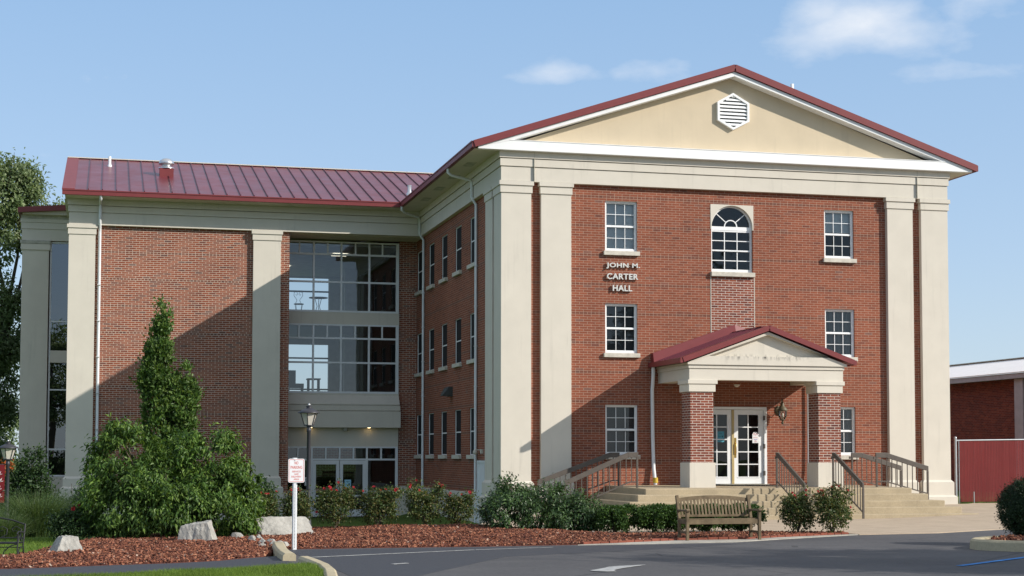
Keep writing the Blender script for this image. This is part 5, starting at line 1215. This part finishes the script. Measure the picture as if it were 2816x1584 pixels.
# trees
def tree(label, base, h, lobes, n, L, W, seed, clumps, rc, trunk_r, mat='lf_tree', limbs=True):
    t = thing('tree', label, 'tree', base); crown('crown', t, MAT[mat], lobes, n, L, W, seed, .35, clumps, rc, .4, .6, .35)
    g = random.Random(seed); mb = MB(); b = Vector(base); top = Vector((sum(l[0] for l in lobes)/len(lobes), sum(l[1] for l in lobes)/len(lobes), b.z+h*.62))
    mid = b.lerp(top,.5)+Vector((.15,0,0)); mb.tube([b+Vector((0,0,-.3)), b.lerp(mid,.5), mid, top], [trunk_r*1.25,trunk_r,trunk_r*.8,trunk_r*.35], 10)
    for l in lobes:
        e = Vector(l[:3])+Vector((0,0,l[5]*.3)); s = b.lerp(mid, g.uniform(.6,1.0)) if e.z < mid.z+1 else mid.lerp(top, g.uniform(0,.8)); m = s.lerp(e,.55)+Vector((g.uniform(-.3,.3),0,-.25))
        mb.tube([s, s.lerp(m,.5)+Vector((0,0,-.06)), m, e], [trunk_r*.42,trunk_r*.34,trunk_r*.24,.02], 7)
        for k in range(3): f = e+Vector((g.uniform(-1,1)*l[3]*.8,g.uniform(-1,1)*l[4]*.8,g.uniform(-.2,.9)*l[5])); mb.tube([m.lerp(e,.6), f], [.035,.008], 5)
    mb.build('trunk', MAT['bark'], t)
tree('tall loose crowned tree rising behind the left end of the building', (-17.2,26,-.5), 15,
     [(-15.9,26,13.0,1.5,1.4,1.5),(-17.3,26,13.6,1.6,1.5,1.3),(-15.2,26,13.9,.75,.8,.7),(-16.3,26,10.8,1.4,1.3,.9),(-14.6,26,11.9,.9,.9,.75),(-13.6,26,12.1,.75,.7,.55),(-12.9,26,11.9,.5,.5,.5),(-16.7,26,8.6,1.5,1.3,1.2),(-15.4,26,8.3,.8,.8,.9),(-17,26,6.2,1.7,1.4,1.3),(-15.6,26,6.4,.8,.9,1.1),(-16.9,26,3.6,1.6,1.3,1.2),(-15.6,26,4.2,.8,.8,1.0),(-16.6,26,1.6,1.4,1.2,.9)], 34000, .19, .09, 91, 420, .27, .26)
tree('dense tree further back at the left edge', (-19.5,40,-.5), 11, [(-17.8,40,3.2,2.2,2,2.2),(-19.5,40,6.5,2.5,2.2,2.4),(-17.6,40,7.2,1.6,1.6,1.9),(-17.4,40,1.2,1.7,1.5,1.4)], 14000, .24, .12, 92, 200, .36, .3)
tree('tall tree across the road, mirrored in the narrow window strip at the left', (-16.5,-76,-.2), 14, [(-16.5,-76,9.5,3,3,3),(-18.5,-76,7,2.5,2.5,2.5),(-14.6,-76,6.5,2.2,2.4,2.2),(-16,-76,12,1.8,1.8,1.8)], 8000, .36, .2, 94, 160, .5, .35)
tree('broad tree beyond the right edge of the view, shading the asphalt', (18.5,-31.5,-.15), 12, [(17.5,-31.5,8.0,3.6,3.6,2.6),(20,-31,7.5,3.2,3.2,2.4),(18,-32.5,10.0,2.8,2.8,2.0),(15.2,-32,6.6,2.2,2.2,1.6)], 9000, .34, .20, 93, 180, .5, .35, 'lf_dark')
